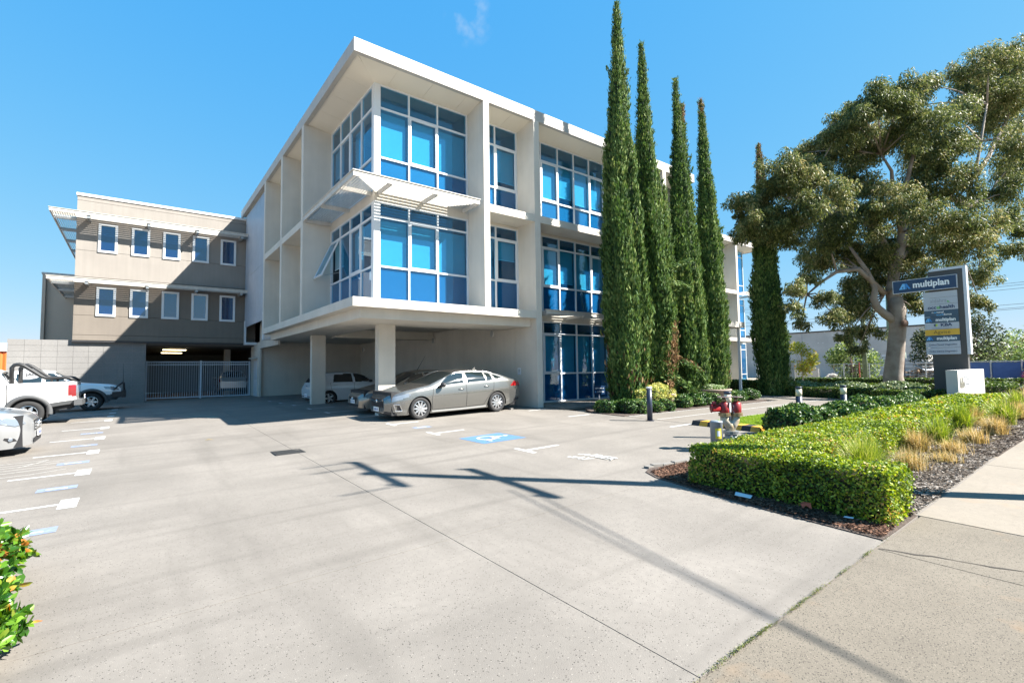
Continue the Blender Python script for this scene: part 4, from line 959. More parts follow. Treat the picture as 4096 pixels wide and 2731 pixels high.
def spray_branch(p0, p1, n, spread, ln, mi, g):
    """a broken or drooping branch clothed in sprays"""
    t = g.random(n); p0 = np.array(p0); p1 = np.array(p1); mid = (p0 + p1) / 2 + [0, 0, .18]
    P = ((1 - t) ** 2)[:, None] * p0 + (2 * t * (1 - t))[:, None] * mid + (t ** 2)[:, None] * p1
    d = (p1 - p0) / np.linalg.norm(p1 - p0)
    C = P + g.normal(0, 1, (n, 3)) * (spread * (1 - .5 * t))[:, None]
    V, F = leaves(C, d + g.normal(0, .45, (n, 3)), g.normal(0, 1, (n, 3)), ln * g.uniform(.6, 1.3, n), ln * .28, .2)
    return V, F, mi
def cypress(label, x, y, plumes, seed, dens=330, extra=()):
    ps = []
    for i, (dx, dy, z0, z1, prof, lean, dead) in enumerate(plumes): ps += plume(x + dx, y + dy, z0, z1, prof, seed + i, dens, dead, lean)
    g = np.random.default_rng(seed + 50)
    for e in extra: ps.append(spray_branch(*e, g))
    V, F, mi = join(ps)
    t = thing('cypress_tree', label, 'cypress', (x, y, G(x, y)), 'tall slim cypresses in a row before the offices')
    npmesh('crown', V, F, [CYP, CORE, CYPB], t, mi)
    MB().tube([(x, y, G(x, y) - .1), (x, y, 1.2), (x, y, 4)], [.13, .11, .06], 8).build('trunk', BARKB, t)
    return t
def pf(w_, tip=.05, base=.8): return [(0, w_ * base * .75), (.04, w_ * base), (.16, w_ * .98), (.32, w_), (.45, w_ * .9), (.6, w_ * .68), (.75, w_ * .42), (.88, w_ * .24), (.96, w_ * .15), (1, tip)]
low = lambda z_: (lambda t, th, u: (t < z_) & (u < .35 * (1 - t / z_)))
tip = lambda a, pr: (lambda t, th, u: (t > a) & (u < pr))
cypress('tallest cypress, nearest the drive, with a full column down to the shrubs', 14.0, 11.5, [(0, 0, .15, 15.2, pf(.66), (-.05, 0), low(.2)), (.30, -.15, .3, 9.2, pf(.42), (.0, 0), None), (-.22, -.1, .2, 11, pf(.46), (0, 0), None)], 11)
brown_side = lambda t, th, u: ((t > .10) & (t < .30) & (np.abs(((th - 5.2 + 3.14) % 6.28) - 3.14) < .9) & (u < .8))
cypress('second cypress, bare and browned low down with broken branches sticking out right', 15.9, 11.5, [(-.1, 0, .9, 14.2, pf(.56), (-.45, 0), None), (.42, -.28, .35, 8.6, [(0, .12), (.1, .17), (.3, .22), (.6, .22), (.85, .14), (1, .04)], (-.1, 0), None), (.05, -.25, 1.0, 7.0, pf(.34), (0, 0), brown_side)], 23,
        extra=[((16.0, 11.0, 1.9), (17.2, 10.5, 1.35), 260, .07, .16, 2), ((16.3, 10.8, 1.75), (17.35, 10.3, .95), 240, .08, .17, 0), ((15.6, 11.0, 1.2), (16.5, 10.4, .6), 240, .10, .18, 0), ((15.9, 11.0, .9), (15.3, 10.6, .75), 200, .1, .16, 2), ((16.1, 11.0, 5.2), (17.0, 10.6, 5.6), 260, .09, .18, 0), ((16.1, 11.0, 4.6), (16.95, 10.6, 4.5), 220, .07, .17, 0), ((15.8, 11.0, 1.0), (15.85, 10.75, 3.2), 420, .16, .17, 2), ((15.6, 10.9, 2.2), (15.65, 10.6, 3.6), 300, .09, .17, 0)])
cypress('third cypress, with a second shorter tip beside the main one', 17.9, 11.5, [(0, 0, .2, 13.6, pf(.52), (-.28, 0), None), (.18, -.05, .2, 12.6, pf(.40), (-.05, 0), tip(.93, .8)), (.25, -.2, .2, 7.5, pf(.4), (0, 0), None)], 35)
cypress('fourth cypress, slim, standing over the wide clay planter', 19.75, 11.5, [(0, 0, .3, 13.3, pf(.54), (-.15, 0), tip(.94, .45)), (.22, -.1, .3, 9.0, pf(.40), (0, 0), low(.15))], 47)
cypress('fifth cypress standing apart on the right, its tip dead and brown', 25.0, 11.5, [(0, 0, .1, 12.7, pf(.58), (-.25, 0), tip(.82, .75)), (.3, -.2, .1, 6.8, pf(.46), (0, 0), None)], 59,
        extra=[((25.2, 11.1, 8.9), (25.5, 10.9, 9.3), 80, .06, .15, 2), ((24.9, 11.1, 7.6), (25.2, 10.9, 8.0), 70, .06, .14, 2), ((25.0, 10.9, .9), (25.3, 10.3, .5), 160, .09, .16, 0)])

# ---- the gum tree
EUC = leafmat('gum_leaves', [(0, (.035, .055, .02)), (.4, (.085, .115, .036)), (.75, (.17, .195, .065)), (1, (.31, .28, .13))], .5, .28, .25, .35)
GUMBARK = mat('smooth_gum_bark', (.27, .235, .205), .8, var=.38, scale=2.2, bump=.3, bscale=18, col2=(.18, .135, .105))
CL = [[22.74,11.41,9.39,0.62],[22.02,10.97,8.21,0.64],[23.67,12.08,8.01,0.48],[22.73,10.88,7.79,0.71],[23.07,9.7,10.66,0.75],[24.94,10.98,10.38,0.76],[29.05,11.93,11.33,0.94],[29.52,10.49,13.22,0.91],[28.69,10.85,13.1,0.67],[25.23,9.3,10.56,0.87],[28.77,8.86,14.28,0.67],[26.56,8.58,12.56,0.76],[27.23,7.13,13.79,0.86],[26.26,7.41,12.83,0.72],[28.68,6.31,14.53,0.74],[35.24,6.83,17.28,0.89],[33.09,7.8,15.62,1.01],[38.56,5.55,18.39,1.08],[35.38,4.35,17.32,0.92],[39.54,4.22,19.16,0.88],[41.42,3.9,19.15,1.09],[39.37,3.55,17.03,0.98],[30.98,8.3,13.6,1.02],[30.78,7.14,13.21,1.02],[29.07,5.83,12.72,1.02],[32.43,5.55,14.07,0.93],[39.7,5.78,17.13,1.21],[37.73,4.42,16.36,1.12],[41.79,4.02,16.61,1.1],[29.26,8.92,12.2,1.0],[32.21,9.07,13.38,0.93],[34.27,7.25,12.89,1.11],[32.5,5.91,12.18,1.03],[36.56,5.88,13.99,0.93],[35.2,3.7,12.65,1.02],[39.67,5.02,15.18,1.03],[24.63,8.41,9.22,0.9],[23.73,9.18,8.55,0.87],[29.88,8.99,10.62,1.01],[28.66,7.21,9.5,0.92],[31.79,6.81,10.37,1.03],[32.24,5.95,10.32,0.97],[42.0,4.8,12.9,1.07],[37.76,3.78,10.73,0.85],[39.69,3.78,13.17,0.99],[24.0,10.85,8.21,0.88],[25.33,10.5,7.8,0.9],[29.22,10.58,9.15,1.04],[27.24,8.72,8.24,0.89],[30.06,8.47,8.42,0.95],[33.85,8.32,8.89,1.03],[28.64,5.89,7.99,0.92],[29.33,5.03,8.1,0.83],[38.87,5.58,10.87,0.97],[35.75,4.11,9.13,0.77],[34.16,3.52,7.93,0.55],[31.15,4.65,7.08,0.82],[32.47,5.89,7.32,0.97],[32.34,7.08,7.31,0.96],[32.07,8.13,7.25,0.84],[38.67,4.63,7.69,0.74],[30.54,11.37,7.55,0.84],[30.02,10.0,7.34,0.8],[32.94,9.57,7.39,0.94],[30.88,8.04,6.4,0.77],[30.24,6.35,5.61,0.8],[37.15,6.44,6.71,0.85],[36.48,5.43,6.46,0.76],[34.11,5.56,4.74,0.54],[34.14,5.09,4.46,0.4],[24.6,10.0,5.02,0.53],[24.34,10.05,4.1,0.45],[27.37,10.89,3.56,0.34],[25.94,9.99,5.73,0.51],[30.13,9.8,4.71,0.89],[28.28,9.51,3.78,0.71],[31.67,9.72,4.28,0.87],[29.28,9.54,2.99,0.5],[31.75,9.36,3.39,0.63],[30.77,9.51,2.38,0.42],[27.28,9.79,4.78,0.52],[30.42,9.49,5.64,0.84],[32.2,9.01,5.86,0.72],[33.11,7.83,4.95,0.61],[31.34,7.09,4.23,0.4],[31.57,7.61,5.71,0.68],[27.7,9.68,7.65,0.8],[32.1,4.37,8.0,0.71],[32.4,5.07,10.41,0.86]]
fill_ = []
for i in range(len(CL)):
    for j in range(i):
        q_ = np.linalg.norm(np.array(CL[i][:3]) - CL[j][:3])
        if 1.3 < q_ < 2.5 and CL[i][2] > 5.5 and CL[j][2] > 5.5 and len(fill_) < 85: fill_.append([(CL[i][k] + CL[j][k]) / 2 + random.uniform(-.25, .25) for k in range(3)] + [min(CL[i][3], CL[j][3]) * random.uniform(.5, .8)])
gum = thing('gum_tree', 'large spreading gum tree with a smooth pale trunk behind the pylon sign', 'gum tree', (30.8, 7.95, G(12, 8)))
tk = MB().tube([(30.84, 8.02, -.3), (30.78, 8.04, .3), (30.70, 8.05, .9), (30.78, 7.9, 2.14), (30.83, 7.76, 3.43), (30.76, 7.76, 4.25), (30.70, 7.78, 4.9)], [.62, .48, .42, .38, .36, .40, .30], 16)
tk.tube([(30.72, 7.8, 3.7), (30.25, 8.16, 4.09), (29.96, 8.36, 4.42), (29.82, 8.44, 4.87), (29.88, 8.36, 5.4), (29.6, 8.6, 6.3), (28.9, 9.1, 7.6)], [.24, .20, .18, .16, .14, .11, .06], 10)
tk.tube([(30.76, 7.76, 4.3), (30.66, 7.9, 5.2), (30.68, 7.74, 6.2), (30.97, 7.45, 7.6), (30.88, 7.27, 9.72), (31.1, 6.98, 11.33), (31.34, 6.73, 12.6)], [.32, .27, .24, .2, .15, .10, .05], 10)
LIMBS = [[(30.9, 7.4, 8.2), (30.46, 7.55, 10.37), (30.38, 7.53, 11.35), (29.9, 7.8, 12.2)], [(30.3, 8.1, 5.1), (29.16, 8.83, 6.38), (28.29, 9.51, 6.26), (27.68, 10.01, 5.75), (27.08, 10.51, 5.1)], [(30.95, 7.45, 7.5), (32.14, 7.0, 9.37), (33.99, 6.1, 10.35), (35.41, 5.2, 11.47), (35.6, 4.9, 13.36), (35.9, 4.6, 15.38)],
         [(30.6, 7.8, 7.0), (30.0, 8.1, 8.3), (28.31, 9.26, 9.44), (26.76, 10.43, 9.79), (25.21, 10.9, 10.1)], [(30.9, 7.5, 6.9), (32.5, 7.2, 8.0), (34.5, 6.2, 8.6), (36.5, 5.3, 8.6)], [(35.41, 5.2, 11.47), (37.5, 4.9, 13), (39.5, 4.3, 15.5), (40, 4, 17.5)], [(28.31, 9.26, 9.44), (26, 10.3, 8.4), (24.3, 10.9, 8.2)], [(34, 6.1, 10.35), (36.5, 5.6, 10.2), (39.5, 5.2, 11.5)]]
for lb in LIMBS:
    k = len(lb); tk.tube(lb, [.15 - .11 * i / (k - 1) for i in range(k)], 8)
nodes_ = np.array([p for lb in LIMBS for p in lb])
gum_trunk = tk.build('trunk', GUMBARK, gum, True)
MB().lathe([(.02, -.05), (.17, .0), (.19, .05), (.12, .09), (0, .10)], 14, axis='y', m=Matrix.Translation((30.55, 7.42, 3.55)) @ Matrix.Rotation(R(150), 4, 'Z')).build('trunk_scar', mat('scar', (.12, .07, .05), .9), gum_trunk)
for (x, y, z, r) in CL:
    d = np.linalg.norm(nodes_ - [x, y, z], axis=1); q = nodes_[d.argmin()]
    if .5 < d.min() < 6: MB().tube([tuple(q), tuple((q + [x, y, z]) / 2 + [0, 0, .2]), (x, y, z)], [.05, .035, .012], 5).build('branch', GUMBARK, gum, True)
Cs, Ds, Ns, Ls = [], [], [], []
for (x, y, z, r) in CL + fill_:
    ns = 13
    sub = rnd(ns) * RNG.uniform(.25, .95, (ns, 1)) * r * [1.3, 1.3, 1.05]
    for s in sub:
        n = int(235 * (r / .9) ** 1.5); d = rnd(n); rad = RNG.random(n) ** .45 * r * .46
        C = np.array([x, y, z]) + s + d * rad[:, None] * [1.2, 1.2, 1.0]
        Cs.append(C); Ds.append(d * .5 + RNG.normal(0, .4, (n, 3)) + [0, 0, -.75]); Ns.append(d * .4 + rnd(n) + [.25, -.35, .3]); Ls.append(RNG.uniform(.6, 1.3, n))
C = np.concatenate(Cs); D = np.concatenate(Ds); Nn = np.concatenate(Ns); L = np.concatenate(Ls)
V, F = leaves(C, D, Nn, .165 * L, .05 * L, .1)
npmesh('crown', V, F, EUC, gum)

# ---- other trees and bushes
def small_tree(name, label, x, y, h, r, lm, n, ll, lw, bark, zc=.62, trunk=.05, cat='tree', group=None, squash=1.0, lobes=14):
    g0 = G(x, y); t = thing(name, label, cat, (x, y, g0), group)
    tk = MB().tube([(x, y, g0 - .1), (x + .03, y, g0 + h * .35), (x, y + .05, g0 + h * .8)], [trunk, trunk * .8, trunk * .3], 8)
    Cs, Ds, Ns = [], [], []
    for i in range(lobes):
        d = rnd(1)[0]; c = np.array([x, y, g0 + h * zc]) + d * [r * .68, r * .68, h * (1 - zc) * .72 * squash]
        tk.tube([(x, y, g0 + h * .4), tuple(c)], [trunk * .4, .008], 5)
        k = n // lobes; dd = rnd(k); Cs.append(c + dd * (RNG.random((k, 1)) ** .45) * r * .45); Ds.append(dd * .5 + RNG.normal(0, .6, (k, 3))); Ns.append(rnd(k) + [0, 0, .5])
    tk.build('trunk', bark, t, True)
    C = np.concatenate(Cs); k = len(C); V, F = leaves(C, np.concatenate(Ds), np.concatenate(Ns), ll * RNG.uniform(.6, 1.3, k), lw * RNG.uniform(.7, 1.2, k), .15)
    npmesh('crown', V, F, lm, t); return t
YT = leafmat('lime_leaves', [(0, (.16, .21, .03)), (.5, (.34, .38, .06)), (.9, (.52, .48, .11)), (1, (.55, .3, .06))], .5, .4, .4, 1)
MIDT = leafmat('mid_green_leaves', [(0, (.05, .09, .025)), (.5, (.12, .19, .05)), (1, (.26, .32, .10))], .5, .3, .4, .5)
DKT = leafmat('dark_tree_leaves', [(0, (.02, .035, .015)), (.6, (.05, .075, .03)), (1, (.12, .13, .06))], .6, .2, .3, .4)
RDT = leafmat('bronze_tree_leaves', [(0, (.06, .05, .02)), (.5, (.13, .11, .04)), (1, (.24, .17, .09))], .6, .2, .3, .4)
small_tree('young_tree', 'young lime green tree with a thin pale stem before the concrete warehouse', 33, 13.25, 3.1, .92, YT, 1500, .14, .10, mat('pale_stem', (.4, .36, .3), .9), .62, .05)
small_tree('spreading_bush', 'broad mid green bush growing at the warehouse wall', 44, 14.1, 2.9, 1.9, MIDT, 5200, .2, .12, BARKB, .45, .09, 'bush', squash=1.3)
small_tree('dark_conifer', 'dark feathery tree beside the rubble behind the pylon sign', 51, 10.3, 4.4, 1.9, DKT, 4600, .24, .10, BARKB, .55, .12)
small_tree('dark_conifer', 'feathery dark tree right of the pylon sign above the blue hoarding', 54, 9.0, 5.6, 2.4, DKT, 4600, .28, .11, BARKB, .55, .12)
for i, (x, y, h, r, m, lab) in enumerate(((70, 9.3, 3.6, 3.2, MIDT, 'rounded olive tree in front of the far white building'), (95, 7.6, 4.6, 4.5, RDT, 'bronze leaved tree right of the far white building'), (92, 13.6, 3.7, 3.5, DKT, 'dark low tree left of the far white building'), (190, 22, 9.5, 9, MIDT, 'far green tree rising behind the white building'), (205, 13, 9, 9, MIDT, 'farthest tree at the right edge of the skyline'))):
    small_tree('distant_tree', lab, x, y, h, r, m, 2600, .1 + h * .06, .06 + h * .035, BARKB, .5, .15, group='trees beyond the hoarding')
small_tree('weed_tree', 'thin dark sapling in front of the warehouse wall beside the rubble', 49, 17.1, 2.3, .5, DKT, 260, .3, .16, BARKB, .8, .03, 'sapling')
small_tree('street_tree', 'tree with rusty leaves standing before the orange shed', -9.4, 45, 4.2, 1.0, leafmat('rusty_leaves', [(0, (.18, .07, .02)), (1, (.42, .2, .06))]), 1200, .16, .1, BARKB, .7, .08)
# ================================================================== vehicles
CARGLASS = mat('car_glass', (.015, .022, .024), .02, spec=1., coat=1.)
TYRE = mat('tyre_rubber', (.022, .022, .023), .85, bump=.2, bscale=80)
ALLOY = mat('alloy_rim', (.62, .63, .65), .3, .9); ALLOYD = mat('dark_rim', (.03, .03, .032), .4, .5)
LAMP = mat('headlamp_glass', (.20, .23, .27), .06, .3, spec=.9, coat=1.); LAMPD = mat('lamp_bezel', (.05, .055, .06), .3, spec=.8)
TAIL = mat('tail_lamp_red', (.22, .008, .01), .15, spec=.8, coat=1.); CHROME = mat('chrome', (.75, .76, .78), .12, 1.)
TRIM = mat('satin_trim', (.30, .31, .32), .35, .8)
PLATE = mat('number_plate', (.80, .81, .80), .4); PLATEINK = mat('plate_ink', (.03, .06, .28), .5)
def paint(name, col, metal=.0, rough=.25): return mat(name, col, rough, metal, spec=.6, coat=.9)
def crv(pts):
    P = np.array(pts, float)
    def f(x):
        xs = np.asarray(x, float); s = 0
        for d, w_ in ((-.06, .15), (-.03, .2), (0, .3), (.03, .2), (.06, .15)): s = s + w_ * np.interp(xs + d, P[:, 0], P[:, 1])
        return s
    return f
def inpoly(P, x, y): return inside(P, x, y)
class Car:
    """a car body lofted from side and plan curves; front at x = 0, tail at x = L, standing on z = 0"""
    def __init__(s, L, W, top, bot, belt, plan, axles, tyre_r, arch_r, tumble=.40):
        s.L, s.W, s.axles, s.tr, s.ar, s.tumble = L, W, axles, tyre_r, arch_r, tumble
        s.top, s.bot, s.belt, s.plan = crv(top), crv(bot), crv(belt), crv(plan)
    def half(s, x, z):
        x = np.asarray(x, float); z = np.asarray(z, float); b, t, k = s.bot(x), s.top(x), s.belt(x); k = np.minimum(k, t - .015); Wd = s.plan(x) * s.W / 2
        u = np.clip((z - b) / (k - b), 0, 1)
        low = Wd * (.90 + .10 * np.sin(np.clip(u * 1.9, 0, 1.57)) - .055 * np.clip((u - .62) / .38, 0, 1) ** 1.6)
        h = t - k; zr = k + h * .84; v = np.clip((z - k) / np.maximum(zr - k, 1e-3), 0, 1)
        wr = np.maximum(Wd * .945 - h * s.tumble - .03, Wd * .5)
        upw = Wd * .945 * (1 - v) + wr * v + .03 * np.sin(v * 3.14) * np.clip(h * 2, 0, 1)
        return np.where(z <= k, low, upw)
    def body(s, parent, m, glass=(), shield=(), lamps=(), dark=(), nL=18, nU=12, nC=10, step=.028):
        n = int(s.L / step); xs = np.linspace(0, s.L, n + 1); b, t, k = s.bot(xs), s.top(xs), s.belt(xs); k = np.minimum(k, t - .015); Wd = s.plan(xs) * s.W / 2
        rows = []
        for i in range(nL): z = b + (k - b) * i / nL; rows.append((s.half(xs, z), z))
        h = t - k; zr = k + h * .84
        for i in range(nU): z = k + (zr - k) * i / nU; rows.append((s.half(xs, z), z))
        wr = s.half(xs, zr)
        for i in range(nC + 1):
            a = i / nC * math.pi / 2; y = wr * math.cos(a); z = zr + (t - zr) * (math.sin(a) ** .75); rows.append((y, z))
        nr = len(rows); full = rows + [(-y, z) for y, z in rows[-2::-1]]
        V = np.stack([np.stack([xs, y, z], -1) for y, z in full], 0)     # row, station
        R_, S_ = V.shape[:2]
        # pull vertices near the wheel arches onto the arch circle
        for xa in s.axles:
            d = np.hypot(V[:, :, 0] - xa, V[:, :, 2] - s.tr); low = np.zeros_like(d, bool); low[:nL] = True; low[-nL:] = True
            sel = low & (np.abs(d - s.ar) < .034); f = s.ar / np.maximum(d, 1e-6)
            V[:, :, 0] = np.where(sel, xa + (V[:, :, 0] - xa) * f, V[:, :, 0]); V[:, :, 2] = np.where(sel, s.tr + (V[:, :, 2] - s.tr) * f, V[:, :, 2])
        r, c = np.meshgrid(np.arange(R_ - 1), np.arange(S_ - 1), indexing='ij'); r = r.ravel(); c = c.ravel()
        F = np.stack([r * S_ + c, r * S_ + c + 1, (r + 1) * S_ + c + 1, (r + 1) * S_ + c], -1)
        VV = V.reshape(-1, 3); ctr = VV[F].mean(1); side = np.minimum(r, R_ - 2 - r)
        keep = np.ones(len(F), bool); cls = np.zeros(len(F), int)      # 0 body
        for xa in s.axles: keep &= ~((np.hypot(ctr[:, 0] - xa, ctr[:, 2] - s.tr) < s.ar) & (side < nL))
        names = ['body']; mats = [m]
        def group(nm, mm, sel):
            names.append(nm); mats.append(mm); cls[sel & (cls == 0)] = len(names) - 1
        for P in glass: group('side_window', CARGLASS, (side >= nL - 2) & (side < nL + nU + 1) & inpoly(P, ctr[:, 0], ctr[:, 2]))
        for nm, a, b_, e in shield: group(nm, CARGLASS, (side >= nL + nU - e) & (ctr[:, 0] > a) & (ctr[:, 0] < b_))
        for nm, mm, P in lamps: group(nm, mm, (side < nL + 3) & inpoly(P, ctr[:, 0], ctr[:, 2]))
        for nm, mm, P in dark: group(nm, mm, inpoly(P, ctr[:, 0], ctr[:, 2]))
        # close both ends
        for st, flip in ((0, 1), (S_ - 1, 0)):
            half_n = R_ // 2; q = []
            for i in range(half_n):
                a, b2 = i, R_ - 1 - i
                if a + 1 < b2 - 1: q.append((a * S_ + st, (a + 1) * S_ + st, (b2 - 1) * S_ + st, b2 * S_ + st))
            q = np.array(q); F = np.concatenate([F, q]); keep = np.concatenate([keep, np.ones(len(q), bool)]); cls = np.concatenate([cls, np.zeros(len(q), int)])
        for ci, nm in enumerate(names):
            f = F[keep & (cls == ci)]
            if len(f) == 0: continue
            # left and right pieces of side glass and lamps are parts of their own
            sides = [None] if nm in ('body', 'windscreen', 'rear_window', 'bed_cover') else [1, -1]
            for sd_ in sides:
                g = f if sd_ is None else f[(VV[f].mean(1)[:, 1] * sd_) > 0]
                if len(g) == 0: continue
                u, inv = np.unique(g, return_inverse=True); o = npmesh(nm, VV[u], inv.reshape(g.shape), mats[ci], parent, smooth=True)
                bm = bmesh.new(); bm.from_mesh(o.data); bmesh.ops.recalc_face_normals(bm, faces=bm.faces); bm.to_mesh(o.data); bm.free()
                if nm == 'body':
                    md = o.modifiers.new('edges', 'EDGE_SPLIT'); md.split_angle = R(38)
        s.R_ = R_
        # underbody and arch liners
        ub = MB(); ub.box(.15, -s.W / 2 + .22, s.bot(s.L / 2) + .0, s.L - .15, s.W / 2 - .22, float(s.belt(s.L * .5)) - .12)
        for xa in s.axles:
            for sd_ in (1, -1):
                pts = [(xa + (s.ar - .004) * math.cos(a), s.tr + (s.ar - .004) * math.sin(a)) for a in np.linspace(-.25, math.pi + .25, 20)]
                yo = float(s.half(xa, s.tr + s.ar)) - .03; yi = s.W / 2 - .30; pv = [(x, sd_ * yo, z) for x, z in pts] + [(x, sd_ * yi, z) for x, z in pts]; k_ = len(pts)
                ub.add(pv, [(i, i + 1, k_ + i + 1, k_ + i) for i in range(k_ - 1)])
        ub.build('underbody', BLACK, parent)
    def wheels(s, parent, spokes=10, tw=.22, dark=False, rimr=.68, which=(0, 1), sides=(1, -1), two=False):
        r = s.tr
        for i in which:
            for sd_ in sides:
                xa = s.axles[i]; yo = float(s.half(xa, s.tr + s.ar)) - .015
                mt = Matrix.Translation((xa, sd_ * yo, r)) @ Matrix.Diagonal((1, -sd_, 1, 1))       # local +y points into the car
                ti = MB().lathe([(r * rimr, .02), (r * (rimr + .03), .0), (r * .93, .0), (r * .985, .025), (r, .06), (r, tw - .05), (r * .95, tw), (r * .7, tw)], 36, axis='y', m=mt, cap=False).build('wheel', TYRE, parent, True)
                R0 = r * rimr; rm = MB()
                rm.lathe([(R0, .015), (R0 * .95, .012), (R0 * .92, .03), (R0 * .9, .12)], 36, axis='y', m=mt, cap=False); rm.lathe([(.0, .012), (.055, .015), (.06, .03)], 14, axis='y', m=mt)
                for q in range(spokes):
                    a = 2 * math.pi * q / spokes; w0, w1 = (.02, .03) if spokes > 6 else (.035, .05)
                    ca, sa = math.cos(a), math.sin(a)
                    def P(u, v, d): return mt @ Vector((ca * u - sa * v, d, sa * u + ca * v))
                    vs = [P(.04, w0, .018), P(.04, -w0, .018), P(R0 * .6, -w1, .012), P(R0 * .94, -.012, .018), P(R0 * .94, .012, .018), P(R0 * .6, w1, .012)]
                    vs += [P(.04, w0, .05), P(.04, -w0, .05), P(R0 * .6, -w1, .05), P(R0 * .94, -.012, .05), P(R0 * .94, .012, .05), P(R0 * .6, w1, .05)]
                    rm.add(vs, [(0, 1, 2, 3, 4, 5)] + [(k, (k + 1) % 6, 6 + (k + 1) % 6, 6 + k) for k in range(6)])
                rm.build('rim', ALLOY, ti)
                MB().lathe([(R0 * .93, .075), (0, .075)], 24, axis='y', m=mt).build('brake_disc', ALLOYD, ti)
    def on_side(s, x, z, sd_, off=.004): return (x, sd_ * (float(s.half(x, z)) + off), z)
    def seam(s, parent, pts, sd_, wd=.012, name='door_seam', m=None):
        """a panel gap that follows the skin"""
        P = np.array(pts, float); out = []
        for i in range(len(P) - 1):
            k = max(2, int(np.linalg.norm(P[i + 1] - P[i]) / .05))
            for j in range(k): out.append(P[i] + (P[i + 1] - P[i]) * j / k)
        out.append(P[-1]); out = np.array(out); d = np.gradient(out, axis=0); nn = np.c_[-d[:, 1], d[:, 0]]; nn /= np.linalg.norm(nn, axis=1, keepdims=True)
        a = out + nn * wd / 2; b = out - nn * wd / 2; k = len(out)
        vs = [s.on_side(x, z, sd_) for x, z in a] + [s.on_side(x, z, sd_) for x, z in b]
        return MB().add(vs, [(i, i + 1, k + i + 1, k + i) for i in range(k - 1)]).build(name, m or BLACK, parent)
    def handle(s, parent, x, z, sd_, m):
        p = s.on_side(x, z, sd_, .0); return MB().lathe([(0, -.10), (.016, -.09), (.02, 0), (.016, .09), (0, .10)], 10, axis='x', m=Matrix.Translation((p[0], p[1] + sd_ * .012, p[2]))).build('door_handle', m, parent, True)
    def mirror(s, parent, x, z, sd_, m):
        y = float(s.half(x, z)); mt = Matrix.Translation((x, sd_ * (y + .13), z + .04)) @ Matrix.Diagonal((.09, .12, .075, 1))
        mb = MB().lathe([(0, -1), (.55, -.85), (.9, -.4), (1, 0), (.85, .55), (.45, .9), (0, 1)], 14, axis='y', m=mt); mb.box(x - .03, min(sd_ * (y - .03), sd_ * (y + .06)), z - .02, x + .03, max(sd_ * (y - .03), sd_ * (y + .06)), z + .02)
        return mb.build('mirror', m, parent, True)
    def plate(s, parent, x, z, txt, front=True, y=0):
        d = -1 if front else 1; p = MB().box(min(x, x + d * .012), y - .19, z - .065, max(x, x + d * .012), y + .19, z + .065).build('number_plate', PLATE, parent)
        mt = frame_m((x + d * .0135, y, z - .035), (0, -1 if front else 1, 0), (0, 0, 1))
        text_mesh(txt, .09, PLATEINK, 'plate_number', p, mt, .002, .0005, squash=.8); return p
def place(t, x, y, heading, s=1., dz=0.):
    """stand the car on the sloping ground; heading 0 keeps its nose to -x"""
    t.location = (x, y, G(x, y) + dz); t.scale = (s, s, s)
    tilt = Matrix.Rotation(-math.atan(.02), 4, 'Y') @ Matrix.Rotation(math.atan(.02), 4, 'X') if y < 22 else Matrix.Rotation(-math.atan(.02), 4, 'Y')
    t.rotation_euler = (tilt @ Matrix.Rotation(heading, 4, 'Z')).to_euler()

# ---- grey liftback in the nearest undercroft bay
GREY = paint('grey_metallic_paint', (.215, .215, .205), .72, .24)
c1 = thing('parked_car', 'metallic grey four door liftback parked in front of the front concrete column', 'car', local=True, group='cars parked nose out under the building')
A = Car(4.90, 1.86, [(0, .62), (.04, .70), (.12, .765), (.5, .88), (1.0, .975), (1.32, 1.02), (1.75, 1.20), (2.25, 1.39), (2.6, 1.445), (3.0, 1.455), (3.5, 1.41), (4.0, 1.29), (4.4, 1.13), (4.6, 1.07), (4.82, 1.06), (4.90, .98)],
        [(0, .24), (.25, .17), (.6, .16), (4.2, .18), (4.6, .26), (4.9, .36)], [(0, .60), (.3, .74), (1.0, .875), (1.5, .93), (2.5, .965), (3.5, 1.0), (4.3, 1.03), (4.9, .97)],
        [(0, .55), (.08, .70), (.22, .85), (.5, .955), (.9, .99), (2, 1.0), (3.9, .99), (4.4, .95), (4.7, .88), (4.9, .78)], (1.0, 3.83), .335, .375)
A.body(c1, GREY, glass=([(1.62, .975), (2.55, 1.02), (2.58, 1.37), (2.3, 1.345), (1.98, 1.22)], [(2.68, 1.02), (3.42, 1.06), (3.36, 1.34), (3.0, 1.385), (2.69, 1.375)], [(3.46, 1.06), (3.72, 1.08), (3.62, 1.29), (3.41, 1.33)], [(3.78, 1.09), (4.08, 1.12), (3.95, 1.20), (3.70, 1.26)]),
       shield=(('windscreen', 1.36, 2.24, 0), ('rear_window', 3.75, 4.42, 0)),
       lamps=(('headlight', LAMP, [(.09, .60), (.2, .58), (.62, .70), (.72, .78), (.60, .79), (.1, .70)]), ('tail_light', TAIL, [(4.42, .86), (4.9, .82), (4.9, .97), (4.62, .99)])),
       dark=(('bumper', BLKPLASTIC, [(0, .2), (.32, .15), (.3, .24), (0, .30)]), ('bumper', BLKPLASTIC, [(4.55, .2), (4.95, .2), (4.95, .45), (4.6, .40)])))
A.wheels(c1, 10)
